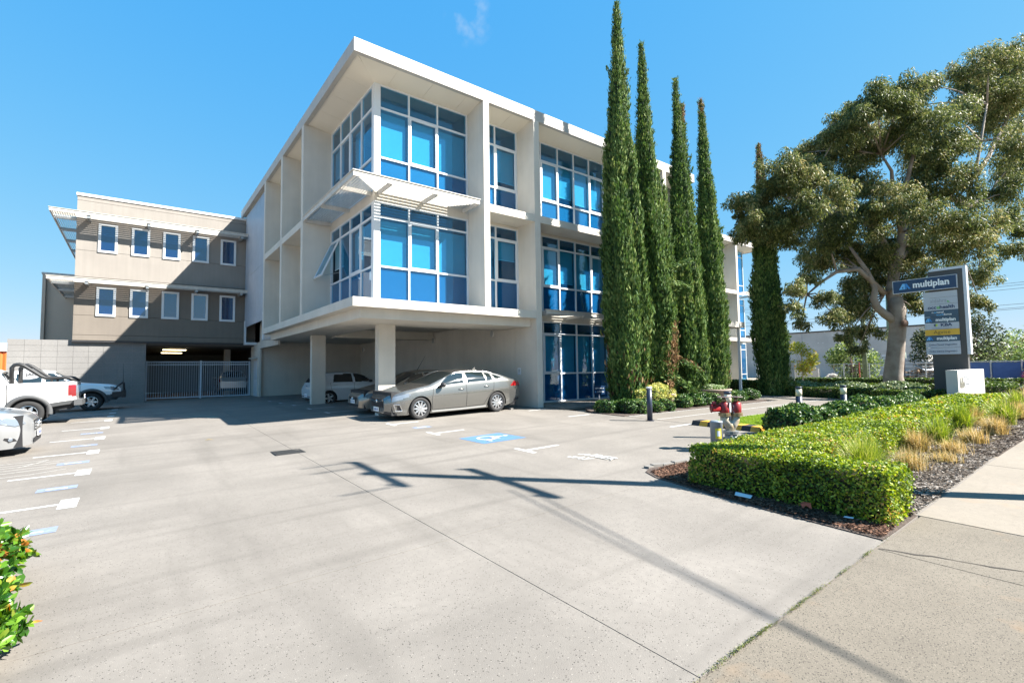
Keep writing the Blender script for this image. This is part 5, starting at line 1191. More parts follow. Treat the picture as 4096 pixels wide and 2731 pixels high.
for sd_ in (1, -1):
    A.seam(c1, [(1.42, .26), (1.38, .60), (1.46, .93)], sd_); A.seam(c1, [(2.63, .27), (2.62, 1.0)], sd_); A.seam(c1, [(1.42, .26), (2.6, .27), (3.3, .29)], sd_); A.seam(c1, [(3.3, .29), (3.46, .52), (3.68, .76), (3.72, 1.0)], sd_)
    A.seam(c1, [(1.55, .96), (1.95, 1.235), (2.3, 1.375), (2.65, 1.40), (3.1, 1.40), (3.6, 1.33), (4.15, 1.13)], sd_, .010, 'window_trim', TRIM); A.seam(c1, [(1.55, .955), (2.6, 1.0), (3.6, 1.05), (4.15, 1.125)], sd_, .009, 'window_trim', TRIM)
    A.seam(c1, [(1.0 + .40, .22), (2.4, .215), (3.4, .23)], sd_, .05, 'sill_trim', mat('silver_sill', (.55, .56, .56), .3, .6))
    A.handle(c1, 2.42, .84, sd_, GREY); A.handle(c1, 3.40, .88, sd_, GREY); A.mirror(c1, 1.72, .97, sd_, BLKPLASTIC)
    mb = MB()
    for a, b in (((.25, .30), (.20, .50)), ((.20, .50), (.36, .48)), ((.36, .48), (.44, .30)), ((.44, .30), (.25, .30))):
        p, q = A.on_side(*a, sd_, .006), A.on_side(*b, sd_, .006); mb.tube([p, q], .016, 6)
    mb.build('fog_surround', CHROME, c1)
    MB().add([A.on_side(x, z, sd_, .003) for x, z in ((.30, .32), (.27, .46), (.35, .45), (.41, .32))], [(0, 1, 2, 3)]).build('fog_recess', BLACK, c1)
gr = MB().box(-.012, -.44, .40, .0, .44, .66).build('grille', BLACK, c1)
for z in (.43, .47, .51, .55): MB().box(-.02, -.42, z, -.013, .42, z + .012).build('grille_slat', mat('dark_chrome', (.12, .12, .13), .25, .9), gr)
MB().prism([(-.46, .60), (.0, .535), (.46, .60), (.46, .63), (0, .565), (-.46, .63)], -.028, -.014, 'x').build('grille_wing', CHROME, gr)
MB().lathe([(.0, -.05), (.05, -.045), (.062, -.02), (.062, .0)], 18, c=(0, 0, .58), axis='x').build('badge', CHROME, gr)
A.plate(c1, -.014, .335, '1HNF 491', y=.02)
MB().prism([(3.38, 1.40), (3.54, 1.39), (3.53, 1.49), (3.50, 1.495)], -.015, .015, 'y').build('roof_antenna', GREY, c1)
place(c1, 6.0, 14.78, 0, 1.035)

# ---- beige hatch beside it, mostly behind the column
BEIGE = paint('champagne_paint', (.28, .26, .225), .6, .3)
c2 = thing('parked_car', 'champagne coloured car half hidden behind the front concrete column', 'car', local=True, group='cars parked nose out under the building')
B = Car(4.45, 1.75, [(0, .58), (.05, .68), (.2, .76), (.6, .88), (1.05, .97), (1.25, 1.0), (1.7, 1.22), (2.1, 1.40), (2.5, 1.46), (3.1, 1.455), (3.7, 1.36), (4.1, 1.18), (4.35, 1.0), (4.45, .9)], [(0, .25), (.3, .19), (4, .2), (4.45, .35)],
        [(0, .55), (.3, .70), (1, .86), (2, .93), (3.5, .97), (4.45, .88)], [(0, .60), (.08, .72), (.25, .86), (.55, .95), (1, .99), (2.5, 1), (3.8, .97), (4.3, .88), (4.45, .8)], (.92, 3.55), .31, .345)
B.body(c2, BEIGE, glass=([(1.5, .97), (2.35, .99), (2.37, 1.36), (2.15, 1.345), (1.85, 1.22)], [(2.45, .99), (3.3, 1.02), (3.15, 1.33), (2.46, 1.37)], [(3.36, 1.03), (3.75, 1.06), (3.5, 1.22), (3.28, 1.28)]), shield=(('windscreen', 1.3, 2.08, 0), ('rear_window', 3.65, 4.2, 0)),
       lamps=(('headlight', LAMPD, [(.12, .60), (.3, .56), (.68, .70), (.66, .77), (.2, .71)]),), dark=())
B.wheels(c2, 5)
for sd_ in (1, -1): B.mirror(c2, 1.6, .96, sd_, BEIGE); B.seam(c2, [(1.32, .25), (1.3, .6), (1.38, .92)], sd_); B.seam(c2, [(2.41, .26), (2.4, .98)], sd_); B.handle(c2, 2.25, .82, sd_, BEIGE)
for sd_ in (1, -1): MB().lathe([(0, 0), (.05, .0), (.055, .03)], 12, c=(.30, sd_ * .66, .66), axis='x').build('lamp_lens', LAMP, c2)
gr = MB().prism([(-.30, .40), (.30, .40), (.36, .60), (-.36, .60)], -.012, .0, 'x').build('grille', BLACK, c2); MB().box(-.014, -.5, .27, -.001, .5, .36).build('lower_intake', BLACK, c2)
MB().lathe([(.055, -.02), (.05, -.035), (.04, -.02)], 18, c=(0, 0, .56), axis='x').build('badge', CHROME, gr); B.plate(c2, -.012, .44, '1CTT 431')
MB().tube([(2.6, .25, 1.45), (2.95, .25, 1.98)], [.012, .004], 6).build('aerial', BLKPLASTIC, c2)
place(c2, 6.05, 17.05, 0)

# ---- white hatch, tail towards the yard
WHITE = paint('white_paint', (.60, .62, .64), .0, .25)
c3 = thing('parked_car', 'white hatchback parked tail out behind the rear concrete column', 'car', local=True)
H = Car(4.26, 1.79, [(0, .6), (.05, .7), (.25, .80), (.7, .91), (1.1, .98), (1.6, 1.2), (2.05, 1.40), (2.5, 1.47), (3.2, 1.47), (3.8, 1.42), (3.95, 1.32), (4.12, 1.02), (4.2, .93), (4.26, .75)], [(0, .25), (.3, .19), (3.8, .2), (4.26, .36)],
        [(0, .58), (.3, .74), (1, .88), (2, .95), (3.5, .99), (4.1, .97), (4.26, .72)], [(0, .62), (.1, .76), (.3, .90), (.7, .98), (1.5, 1), (3.6, .99), (4.0, .94), (4.2, .86), (4.26, .80)], (.86, 3.48), .315, .35)
H.body(c3, WHITE, glass=([(1.42, .98), (2.3, 1.0), (2.32, 1.38), (2.1, 1.37), (1.78, 1.22)], [(2.4, 1.0), (3.3, 1.03), (3.2, 1.36), (2.42, 1.385)]), shield=(('windscreen', 1.25, 2.02, 0), ('rear_window', 3.84, 4.11, 1)), lamps=(('tail_light', TAIL, [(3.98, .80), (4.26, .77), (4.24, .96), (4.02, .97)]),))
H.wheels(c3, 5)
for sd_ in (1, -1): H.seam(c3, [(1.3, .28), (1.28, .94)], sd_); H.seam(c3, [(2.36, .28), (2.35, .98)], sd_); H.seam(c3, [(3.28, .5), (3.4, .75), (3.42, 1.0)], sd_); H.handle(c3, 2.2, .86, sd_, WHITE); H.handle(c3, 3.2, .89, sd_, WHITE); H.mirror(c3, 1.62, .98, sd_, BLKPLASTIC)
H.plate(c3, 4.262, .47, '1GQA 580', False); MB().lathe([(0, .0), (.05, 0), (.05, .02), (0, .025)], 16, c=(4.2, 0, .86), axis='x').build('badge', CHROME, c3); MB().box(4.15, -.7, .40, 4.265, .7, .43).build('rear_reflector', TAIL, c3)
place(c3, 5.35 + 4.26, 23.25, R(180)); c3.location = (6.1 + 4.26, 23.25, G(5.5, 22) - .03); 
# white hatch faces into the bay: nose to +x
# ---- silver van-like car behind the gate
SILV = paint('silver_paint', (.52, .54, .56), .7, .3)
c4 = thing('parked_car', 'pale silver wagon behind the white picket gate', 'car', local=True)
S4 = Car(4.5, 1.78, [(0, .65), (.05, .78), (.3, .86), (1.0, 1.0), (1.3, 1.06), (1.75, 1.4), (2.1, 1.55), (2.6, 1.6), (3.8, 1.58), (4.2, 1.5), (4.4, 1.1), (4.5, .8)], [(0, .28), (.3, .24), (4, .25), (4.5, .42)], [(0, .62), (.4, .82), (1.2, .95), (3, 1.0), (4.3, 1.03), (4.5, .78)], [(0, .66), (.1, .8), (.3, .92), (.8, 1), (3.9, .99), (4.3, .94), (4.5, .86)], (.9, 3.5), .33, .37)
S4.body(c4, SILV, glass=([(1.5, 1.03), (2.3, 1.05), (2.3, 1.47), (1.9, 1.42)], [(2.4, 1.05), (3.2, 1.07), (3.2, 1.48), (2.4, 1.48)], [(3.3, 1.08), (4.1, 1.1), (3.95, 1.44), (3.3, 1.47)]), shield=(('windscreen', 1.35, 2.08, 0), ('rear_window', 4.18, 4.4, 1)), lamps=(('tail_light', TAIL, [(4.2, .85), (4.5, .8), (4.48, 1.12), (4.3, 1.16)]),))
S4.wheels(c4, 5)
for sd_ in (1, -1): S4.mirror(c4, 1.6, 1.04, sd_, SILV)
c4.location = (5.35, 41.4, .13); c4.rotation_euler = (0, 0, R(-90 - 3))

# ---- utility with sports bar, backed out of its bay on the left
UW = paint('bright_white_paint', (.66, .66, .66), .0, .25)
CLAD = mat('grey_cladding', (.075, .078, .082), .6, bump=.15, bscale=90)
def ute_car():
    return Car(5.35, 1.86, [(0, .88), (.05, 1.0), (.25, 1.10), (.9, 1.18), (1.35, 1.23), (1.85, 1.55), (2.2, 1.75), (2.6, 1.81), (3.4, 1.81), (3.66, 1.70), (3.74, 1.34), (3.8, 1.32), (5.30, 1.345), (5.35, 1.30)], [(0, .55), (.3, .42), (.8, .42), (4.2, .44), (5.0, .58), (5.35, .62)],
               [(0, .85), (.4, 1.05), (1.3, 1.12), (2.5, 1.15), (3.6, 1.18), (3.78, 1.29), (5.35, 1.31)], [(0, .72), (.1, .84), (.3, .94), (.7, .99), (2, 1), (4.9, .995), (5.25, .97), (5.35, .95)], (1.0, 4.22), .385, .46, tumble=.30)
def ute(label, paint_m):
    t = thing('utility_truck', label, 'ute', local=True); u = ute_car()
    u.body(t, paint_m, glass=([(1.6, 1.17), (2.45, 1.19), (2.45, 1.66), (2.2, 1.64)], [(2.55, 1.19), (3.35, 1.21), (3.3, 1.66), (2.55, 1.68)]), shield=(('windscreen', 1.4, 2.15, 0), ('rear_window', 3.6, 3.72, 1)),
           lamps=(('tail_light', TAIL, [(5.16, .86), (5.4, .86), (5.4, 1.24), (5.16, 1.24)]), ('headlight', LAMP, [(.08, .86), (.5, .9), (.62, 1.04), (.12, .99)])),
           dark=(('bed_cover', BLKPLASTIC, [(3.80, 1.33), (5.33, 1.335), (5.33, 1.40), (3.80, 1.40)]), ('cladding', CLAD, [(4.70, .5), (5.4, .55), (5.4, .73), (4.70, .67)]), ('cladding', CLAD, [(0, .3), (.55, .3), (.55, .66), (0, .7)])))
    u.wheels(t, 6, tw=.27, rimr=.60)
    for sd_ in (1, -1):
        for xa in u.axles:
            o_, i_ = .575, .45; a_ = np.linspace(-.12, math.pi + .12, 24); vs = []
            for rad, off in ((o_, .006), (o_ - .03, .045), (i_ + .03, .05), (i_, .02), (i_, -.06)):
                for a in a_:
                    x, z = xa + rad * math.cos(a), .385 + rad * math.sin(a); vs.append((x, sd_ * (float(u.half(x, min(z, float(u.belt(x)) - .01))) + off), z))
            k = len(a_); MB().add(vs, [(j * k + i, j * k + i + 1, (j + 1) * k + i + 1, (j + 1) * k + i) for j in range(4) for i in range(k - 1)]).build('wheel_flare', CLAD, t, True)
        u.seam(t, [(3.755, .46), (3.75, 1.30)], sd_, .025); u.seam(t, [(2.5, .46), (2.5, 1.17)], sd_); u.handle(t, 2.35, 1.05, sd_, paint_m); u.mirror(t, 1.75, 1.2, sd_, BLKPLASTIC)
        p = [u.on_side(x, z, sd_, .004) for x, z in ((3.92, .93), (3.93, 1.09), (4.13, 1.09), (4.14, .96))]; u.seam(t, [(3.90, .95), (3.92, 1.10), (4.13, 1.10), (4.13, .97), (3.92, .94)], sd_, .010, 'fuel_flap', mat('panel_gap', (.35, .35, .35), .5))
        MB().box(4.66, min(sd_ * .66, sd_ * .93), .22, 4.68, max(sd_ * .66, sd_ * .93), .62).build('mud_flap', BLACK, t)
    MB().box(5.30, -.92, .56, 5.50, .92, .74).build('rear_bumper', CLAD, t)
    return t, u
u1, U = ute('white utility with a black sports bar over its tray, tail towards the yard', UW)
BARM = mat('black_powder_coat', (.014, .0145, .016), .5)
sb = None
for sd_ in (1, -1):
    y = sd_ * .74; b_ = MB().tube([(3.84, y, 1.32), (3.84, y, 1.82), (3.90, y, 1.90), (4.0, y, 1.92), (4.12, y, 1.86), (4.5, y, 1.53), (4.6, y, 1.47), (4.75, y, 1.46), (5.08, y, 1.46), (5.18, y, 1.44), (5.32, y, 1.33)], .055, 10).build('sports_bar', BARM, u1, True)
    MB().tube([(4.75, y, 1.33), (4.75, y, 1.45)], .03, 8).build('sports_bar_foot', BARM, b_)
b_ = MB().tube([(3.95, -.74, 1.90), (3.95, .74, 1.90)], .042, 10).build('sports_bar', BARM, u1, True)
inf = MB().add([(3.90, .69, 1.80), (3.90, .69, 1.44), (4.06, .69, 1.44), (4.22, .69, 1.47), (4.40, .69, 1.56), (4.13, .69, 1.80)] + [(3.90, .70, 1.80), (3.90, .70, 1.44), (4.06, .70, 1.44), (4.22, .70, 1.47), (4.40, .70, 1.56), (4.13, .70, 1.80)], [(0, 1, 2, 3, 4, 5), (11, 10, 9, 8, 7, 6)] + [(i, (i + 1) % 6, 6 + (i + 1) % 6, 6 + i) for i in range(6)]).build('bar_infill', mat('grey_infill', (.33, .34, .36), .5), b_)
text_mesh('JAC', .12, BLACK, 'lettering', inf, frame_m((4.10, .688, 1.56), (1, 0, 0), (0, 0, 1)), .004, .001, squash=1.3)
U.plate(u1, 5.505, .82, '1HEP 208', False)
place(u1, -1.45 - 5.42, 22.25, 0); 
# ---- second utility, nose to the yard, with a bull bar and whip aerial
u2, U2 = ute('white four wheel drive ute with black bull bar and whip aerial by the block wall', paint('cool_white_paint', (.74, .77, .80), .0, .25))
bb = MB().box(-.16, -.86, .52, -.02, .86, .80).box(-.12, -.93, .55, .3, -.86, .78).box(-.12, .86, .55, .3, .93, .78).build('bull_bar', BARM, u2)
for y in (-.82, -.3, .3, .82): MB().tube([(-.10, y, .78), (-.08, y, 1.13), (-.02, y, 1.17)], .03, 8).build('bar_hoop', BARM, bb)
MB().tube([(.25, -.93, .86), (.02, -.90, 1.12), (-.05, -.8, 1.17), (-.05, .8, 1.17), (.02, .90, 1.12), (.25, .93, .86)], .032, 8).build('bar_hoop', BARM, bb)
MB().tube([(-.05, -.72, 1.15), (-.05, -.72, 2.05)], [.012, .005], 6).build('whip_aerial', BLACK, bb)
place(u2, -.35 - .15, 28.6, R(180))
u2.location.z = G(-1, 22) + .0
# ---- silver compact at the left edge, nose to the yard
SLV2 = paint('bright_silver_paint', (.44, .45, .46), .65, .3)
c5 = thing('parked_car', 'silver compact car cut by the left edge, its nose showing', 'car', local=True)
E_ = Car(4.36, 1.79, [(0, .66), (.04, .78), (.12, .85), (.4, .93), (.8, 1.0), (1.05, 1.05), (1.5, 1.3), (1.95, 1.5), (2.4, 1.56), (3.4, 1.54), (3.9, 1.42), (4.2, 1.1), (4.36, .9)], [(0, .22), (.3, .17), (4, .2), (4.36, .4)],
         [(0, .62), (.3, .78), (1, .93), (3.5, 1.0), (4.36, .88)], [(0, .46), (.06, .62), (.2, .79), (.45, .92), (.9, .99), (2, 1), (3.8, .98), (4.36, .8)], (.88, 3.58), .32, .36)
E_.body(c5, SLV2, glass=([(1.45, 1.0), (2.3, 1.02), (2.3, 1.44), (1.9, 1.36)], [(2.4, 1.02), (3.3, 1.04), (3.2, 1.43), (2.4, 1.46)]), shield=(('windscreen', 1.12, 1.92, 0), ('rear_window', 3.85, 4.2, 0)),
        lamps=(('headlight', LAMP, [(.12, .66), (.24, .63), (.78, .82), (.86, .90), (.7, .90), (.14, .79)]),), dark=())
E_.wheels(c5, 5)
for sd_ in (1, -1):
    E_.mirror(c5, 1.55, 1.02, sd_, SLV2); E_.seam(c5, [(1.25, .25), (1.22, .7), (1.3, .95)], sd_); E_.seam(c5, [(.13, .66), (.25, .625), (.79, .815), (.87, .91)], sd_, .016, 'lamp_surround', LAMPD)
    mb = MB().add([E_.on_side(x, z, sd_, .004) for x, z in ((.22, .32), (.26, .38), (.40, .41), (.42, .37), (.34, .31))], [(0, 1, 2, 3, 4)]); fg = mb.build('fog_grille', BLACK, c5)
    p = E_.on_side(.32, .36, sd_, .01); MB().lathe([(0, -.02), (.035, -.015), (.04, .0), (.03, .02)], 14, c=p, axis='y').build('fog_lamp', LAMP, fg)
gr = MB().box(-.012, -.40, .50, .0, .40, .72).build('grille', BLACK, c5)
for i, z in enumerate((.53, .59, .65)): MB().box(-.03, -.40, z, -.013, .40, z + .035).build('grille_slat', SLV2, gr)
MB().lathe([(0, -.05), (.07, -.045), (.08, -.02), (.08, .0)], 20, c=(0, 0, .615), axis='x').build('badge', CHROME, gr)
MB().box(-.013, -.45, .24, -.001, .45, .34).build('lower_intake', BLACK, c5); E_.plate(c5, -.03, .42, '1GDH 702')
place(c5, -1.72, 15.25, R(180))
# ================================================================== street furniture and signs
NAVY = mat('navy_sign', (.012, .045, .115), .35); GREYP = mat('pylon_grey', (.075, .07, .068), .55, var=.1, scale=2); SILVP = mat('pylon_silver', (.55, .57, .62), .4, .3)
PANELW = mat('pale_panel', (.45, .48, .54), .4); PANELD = mat('slate_panel', (.045, .09, .14), .4); GOLD = mat('gold_panel', (.68, .40, .04), .4)
INKW = mat('white_lettering', (.82, .84, .86), .5); INKD = mat('dark_lettering', (.035, .06, .13), .5); INKLB = mat('light_blue_logo', (.16, .48, .85), .5); INKB = mat('mid_blue_logo', (.04, .25, .62), .5); INKG = mat('green_lettering', (.12, .45, .08), .5); INKGR = mat('grey_lettering', (.28, .31, .35), .5); INKBR = mat('brown_lettering', (.16, .10, .02), .5)
py = thing('pylon_sign', 'tall grey tenant pylon sign with a blue cross board and stacked name panels', 'pylon sign', (27.2, 5.1, G(12, 5)))
MB().box(27.06, 4.55, -.2, 27.36, 5.67, 5.44).build('post', GREYP, py)
MB().box(27.04, 4.44, 1.87, 27.38, 4.547, 5.55).box(27.04, 4.548, 5.445, 27.38, 5.60, 5.55).build('edge_trim', SILVP, py)
def board(y0, y1, z0, z1, m, name='name_panel', x=27.0, d=.055):
    return MB().box(x, y0, z0, x + d, y1, z1).build(name, m, py)
def lett(p, txt, yc, z, size, m, bold=.0, squash=1., x=26.996, align='CENTER', spacing=1.):
    return text_mesh(txt, size, m, 'lettering', p, frame_m((x, yc, z), (0, -1, 0), (0, 0, 1)), bold, .002, align, squash, spacing)
def logo_aa(p, yl, z, h, x=26.994):
    """the slanted double-peak mark"""
    def sh(pts, m): MB().prism([(yl - u * h, z + v * h) for u, v in pts], x, x + .004, 'x').build('logo', m, p)
    sh([(0, 0), (.52, 1), (.86, 1), (.86, 0), (.62, 0), (.62, .55), (.30, 0)], INKLB); sh([(.90, 1), (1.12, 1), (1.66, 0), (1.36, 0), (1.10, .5), (1.10, 0), (.90, 0)], INKB)
    sh([(.30, .0), (.36, .18), (.58, .18), (.58, .0)], INKLB)
b = board(4.73, 6.87, 4.66, 5.19, NAVY, 'cross_board', 26.93, .12)
for q in ((4.71, 4.73, 4.64, 5.21), (6.87, 6.89, 4.64, 5.21)): MB().box(26.925, q[0], q[2], 27.055, q[1], q[3]).build('board_trim', SILVP, b)
for z0, z1 in ((4.64, 4.66), (5.19, 5.21)): MB().box(26.925, 4.73, z0, 27.055, 6.87, z1).build('board_trim', SILVP, b)
logo_aa(b, 6.66, 4.80, .25, 26.922); lett(b, 'multiplan', 5.56, 4.83, .37, INKW, .012, .90, 26.926)
rows = [(4.31, 4.56, PANELW), (4.03, 4.30, PANELW), (3.765, 4.02, PANELW), (3.50, 3.755, PANELD), (3.235, 3.49, PANELD), (2.96, 3.225, PANELW), (2.705, 2.95, GOLD), (2.45, 2.695, PANELD), (2.18, 2.44, PANELW), (1.89, 2.17, PANELW)]
bs = [board(4.745, 5.855, a, c, m) for a, c, m in rows]
lett(bs[1], 'aldahra', 5.36, 4.10, .22, INKGR, -.001, .85); MB().prism([(4.98, 4.08), (5.07, 4.08), (5.07, 4.16)], 26.993, 26.997, 'x').build('logo', INKG, bs[1])
lett(bs[2], 'occ', 5.58, 3.83, .20, INKD, .006, 1.0); lett(bs[2], 'u', 5.375, 3.83, .20, INKG, .008, 1.0); lett(bs[2], 'health', 5.085, 3.83, .20, INKD, .006, 1.0)
lett(bs[3], 'n', 5.57, 3.645, .12, INKW, .002); lett(bs[3], 'at', 5.48, 3.645, .12, INKLB, .001); lett(bs[3], 'ional', 5.32, 3.645, .12, INKW, .002); lett(bs[3], 'work', 5.33, 3.535, .12, INKLB, .001); lett(bs[3], 'force', 5.08, 3.535, .12, INKW, .002)
for p, z in ((bs[4], 3.30), (bs[7], 2.51)): logo_aa(p, 5.83, z - .01, .14); lett(p, 'multiplan', 5.16, z, .19, INKW, .006, .93)
lett(bs[5], 'KBA', 5.15, 3.08, .17, INKD, .007, 1.15); lett(bs[5], 'Insurance Repairs', 5.30, 2.985, .085, INKGR, .0)
for k, m in ((5.50, INKD), (5.46, mat('lime_logo', (.5, .62, .1), .5))):
    MB().prism([(k + (.055 if m is INKD else .035) * math.cos(a), 3.135 + .055 * math.sin(a)) for a in np.linspace(0, 6, 16)], 26.990 if m is not INKD else 26.993, 26.997, 'x').build('logo', m, bs[5])
lett(bs[6], 'Agvise', 5.30, 2.77, .20, INKBR, .0, 1.0, spacing=1.05)
for i, z in ((8, 2.27), (9, 1.99)): lett(bs[i], 'Ortho Clinical Diagnostics', 5.30, z, .105, INKD, .0005, .80)
# number wall
nw = thing('number_wall', 'low white rendered block wall carrying the street number 66 and letter slots', 'letterbox wall', (25.5, 4.4, G(12, 4)))
NW = mat('white_block_render', (.50, .475, .46), .8, var=.04, scale=2, bump=.1, bscale=60)
MB().box(23.62, 4.28, -.2, 28.2, 4.61, 1.255).build('wall', NW, nw)
text_mesh('66', .62, mat('brushed_number', (.42, .41, .36), .35, .6), 'number', nw, frame_m((24.16, 4.262, .60), (1, 0, 0), (0, 0, 1)), -.004, .012, squash=.95)
lp = MB().box(24.62, 4.262, .62, 25.30, 4.279, 1.06).build('letter_plate', mat('pale_plate', (.66, .69, .73), .35), nw)
for z in (.70, .80, .88, .98): MB().box(24.66, 4.258, z, 25.26, 4.2615, z + .035).build('slot', mat('slot_dark', (.05, .055, .06), .5), lp)

# hydrant booster
hx, hy = 9.40, 5.15; hz = G(hx, hy); HR = mat('hydrant_red', (.24, .014, .018), .4, var=.25, scale=14); HG = mat('hydrant_grey', (.34, .36, .38), .5, .2, var=.25, scale=9); BRASS = mat('weathered_brass', (.36, .28, .16), .45, .7, var=.3, scale=16)
hyd = thing('fire_hydrant', 'grey fire booster pipe with two red valves standing behind the hedge corner', 'hydrant', (hx, hy, hz))
u = Vector((.79, -.61, 0)); P = lambda s_, z, o=0: tuple(Vector((hx, hy, hz + z * .86)) + u * s_ + Vector((-.61, -.79, 0)) * o)
mb = MB().tube([P(0, 0), P(0, .42)], .115, 18); mb.build('riser', HG, hyd, True)
mb = MB(); mb.tube([P(0, .36), P(0, .39)], .15, 18); mb.tube([P(0, .40), P(0, .43)], .15, 18); fl = mb.build('flange', STEEL, hyd)
mb = MB().tube([P(0, .43), P(0, .52), P(-.05, .60), P(-.11, .66), P(-.11, .78)], .085, 14); mb.tube([P(0, .45), P(.06, .58), P(.10, .66), P(.11, .78)], .08, 14); mb.build('wye_pipe', mat('stained_pipe', (.42, .40, .36), .55, .2, var=.35, scale=8, col2=(.35, .25, .12)), hyd, True)
for s_ in (-.11, .13):
    mb = MB().tube([P(s_, .77), P(s_, .80)], .115, 16); mb.tube([P(s_, .81), P(s_, .84)], .115, 16); mb.build('clamp', BRASS, hyd)
    v = MB().tube([P(s_, .84), P(s_, .86), P(s_, 1.06), P(s_, 1.09)], [.085, .092, .092, .06], 16).build('valve', HR, hyd, True)
    MB().tube([P(s_, 1.09), P(s_, 1.18)], [.045, .03], 10).build('spindle', BRASS, v, True)
    wh = MB().lathe([(.12, -.01), (.135, 0), (.12, .012), (.108, 0)], 20, c=P(s_, 1.20)); wh.tube([P(s_ - .12, 1.2), P(s_ + .12, 1.2)], .012, 6); wh.tube([P(s_, 1.2, -.12), P(s_, 1.2, .12)], .012, 6); wh.build('hand_wheel', mat('dark_handwheel', (.10, .07, .065), .5), v)
MB().tube([P(-.2, .95), P(-.36, .95), P(-.37, .95)], [.075, .075, .09], 14).build('outlet', HR, hyd, True); MB().tube([P(-.31, 1.0), P(-.31, 1.1)], [.05, .045], 12).build('cap', HR, hyd, True)
ch = MB(); 
for i in range(9): ch.lathe([(.006, -.004), (.01, 0), (.006, .004)], 6, c=P(.02 + .012 * math.sin(i), 1.02 - i * .022, .11))
ch.build('chain', CHROME, hyd)
cx_, cy_ = 9.0, 5.22; cz = G(cx_, cy_)
cn = thing('document_tube', 'small grey cylinder with a yellow sticker beside the hydrant', 'canister', (cx_, cy_, cz))
MB().lathe([(.115, 0), (.115, .56), (.12, .565), (.12, .585), (.09, .60), (0, .60)], 20, c=(cx_, cy_, cz)).build('tube', mat('tube_grey', (.24, .28, .32), .45, .2, var=.12, scale=12), cn, True)
mb = MB(); A_ = np.linspace(R(200), R(258), 8)
k = len(A_); mb.add([(cx_ + .1165 * math.cos(a), cy_ + .1165 * math.sin(a), cz + z) for z in (.26, .46) for a in A_], [(i, i + 1, k + i + 1, k + i) for i in range(k - 1)]); stk = mb.build('sticker', mat('yellow_sticker', (.62, .52, .05), .5), cn)
mb = MB(); A_ = np.linspace(R(214), R(244), 6); k = len(A_)
mb.add([(cx_ + .1172 * math.cos(a), cy_ + .1172 * math.sin(a), cz + z) for z in (.31, .41) for a in A_], [(i, i + 1, k + i + 1, k + i) for i in range(k - 1)]); mb.build('sticker_print', INKW, stk)
# bollards
NAVYB = mat('navy_bollard', (.022, .03, .055), .4, var=.15, scale=8); LENSW = mat('bollard_lens', (.68, .60, .45), .35)
def bollard(x, y, label, h=.98, lens=True):
    t = thing('bollard', label, 'bollard', (x, y, G(x, y)), 'bollards along the walkway', local=True)
    MB().lathe([(.125, 0), (.125, .012), (.08, .014)], 24).build('base_plate', NAVYB, t)
    if lens:
        MB().lathe([(.078, .012), (.078, h - .25)], 24).build('post', NAVYB, t, True); MB().lathe([(.076, h - .25), (.076, h - .06)], 24).build('lens', LENSW, t, True); MB().lathe([(.082, h - .06), (.082, h - .01), (.07, h), (0, h)], 24).build('cap', NAVYB, t, True)
    else:
        MB().lathe([(.078, .012), (.078, h - .05)], 24).build('post', NAVYB, t, True); MB().lathe([(.079, h - .05), (.079, h), (0, h + .002)], 24).build('cap', mat('white_cap', (.75, .76, .78), .4), t, True)
    return t
bollard(11.73, 8.83, 'plain navy bollard with a white top standing on the drive edge', .97, False)
bollard(10.62, 5.86, 'navy light bollard directly behind the red hydrant valves', 1.04)
bollard(13.95, 5.72, 'navy light bollard behind the largest dark shrub', 1.02)
bollard(15.72, 5.28, 'navy light bollard farthest right on the walkway, between low shrubs', 1.02)
# striped rubber kerb
kb = thing('rubber_kerb', 'black and yellow striped rubber kerb at the end of the lawn', 'wheel stop', (12.0, 6.7, G(12, 6.7)))
KY = mat('kerb_yellow', (.55, .29, .03), .7, var=.15, scale=15); KB = mat('kerb_black', (.025, .025, .027), .8)
n = 8
for i in range(n):
    y0 = 7.55 - i * .225; y1 = y0 - .225; z = G(12, y0)
    MB().prism([(11.78, z - .02), (11.86, z + .115), (12.22, z + .115), (12.30, z - .02)], y1, y0, 'y').build('kerb_segment', KY if i % 2 else KB, kb)
# concrete wheel stop behind the grey car, and the two kerb stones at the tip of the mulch
WS = mat('concrete_stop', (.18, .17, .158), .9, var=.15, scale=9)
t = thing('wheel_stop', 'short grey concrete wheel stop behind the rear wheel of the grey car', 'wheel stop', (10.9, 13.9, G(10.9, 13.9)))
MB().prism([(10.62, -.02), (10.67, .12), (10.78, .12), (10.83, -.02)], 14.0, 15.6, 'y').build('stop', WS, t)
kp = [(7.93, 5.1), (7.7, 5.1), (7.42, 5.14), (7.18, 5.19), (6.98, 5.25), (6.82, 5.24)]
for i in range(len(kp) - 1):
    (xa, ya), (xb, yb) = kp[i], kp[i + 1]; a = math.atan2(yb - ya, xb - xa); l = math.hypot(xb - xa, yb - ya)
    mb = MB().box(.008, -.05, -.1, l - .008, .05, .035 + .012 * (i % 2), Matrix.Translation((xa, ya, G(xa, ya))) @ Matrix.Rotation(a, 4, 'Z'))
    tag(mb.build('kerb_stone', WS), ['kerb stone half under the corner of the clipped hedge', 'kerb stone second from the hedge at the mulch tip', 'middle kerb stone of the short curved mulch edging', 'kerb stone next to the last at the mulch tip', 'last kerb stone at the rounded tip of the red mulch'][i], 'kerb stone', 'kerb stones edging the tip of the mulch')
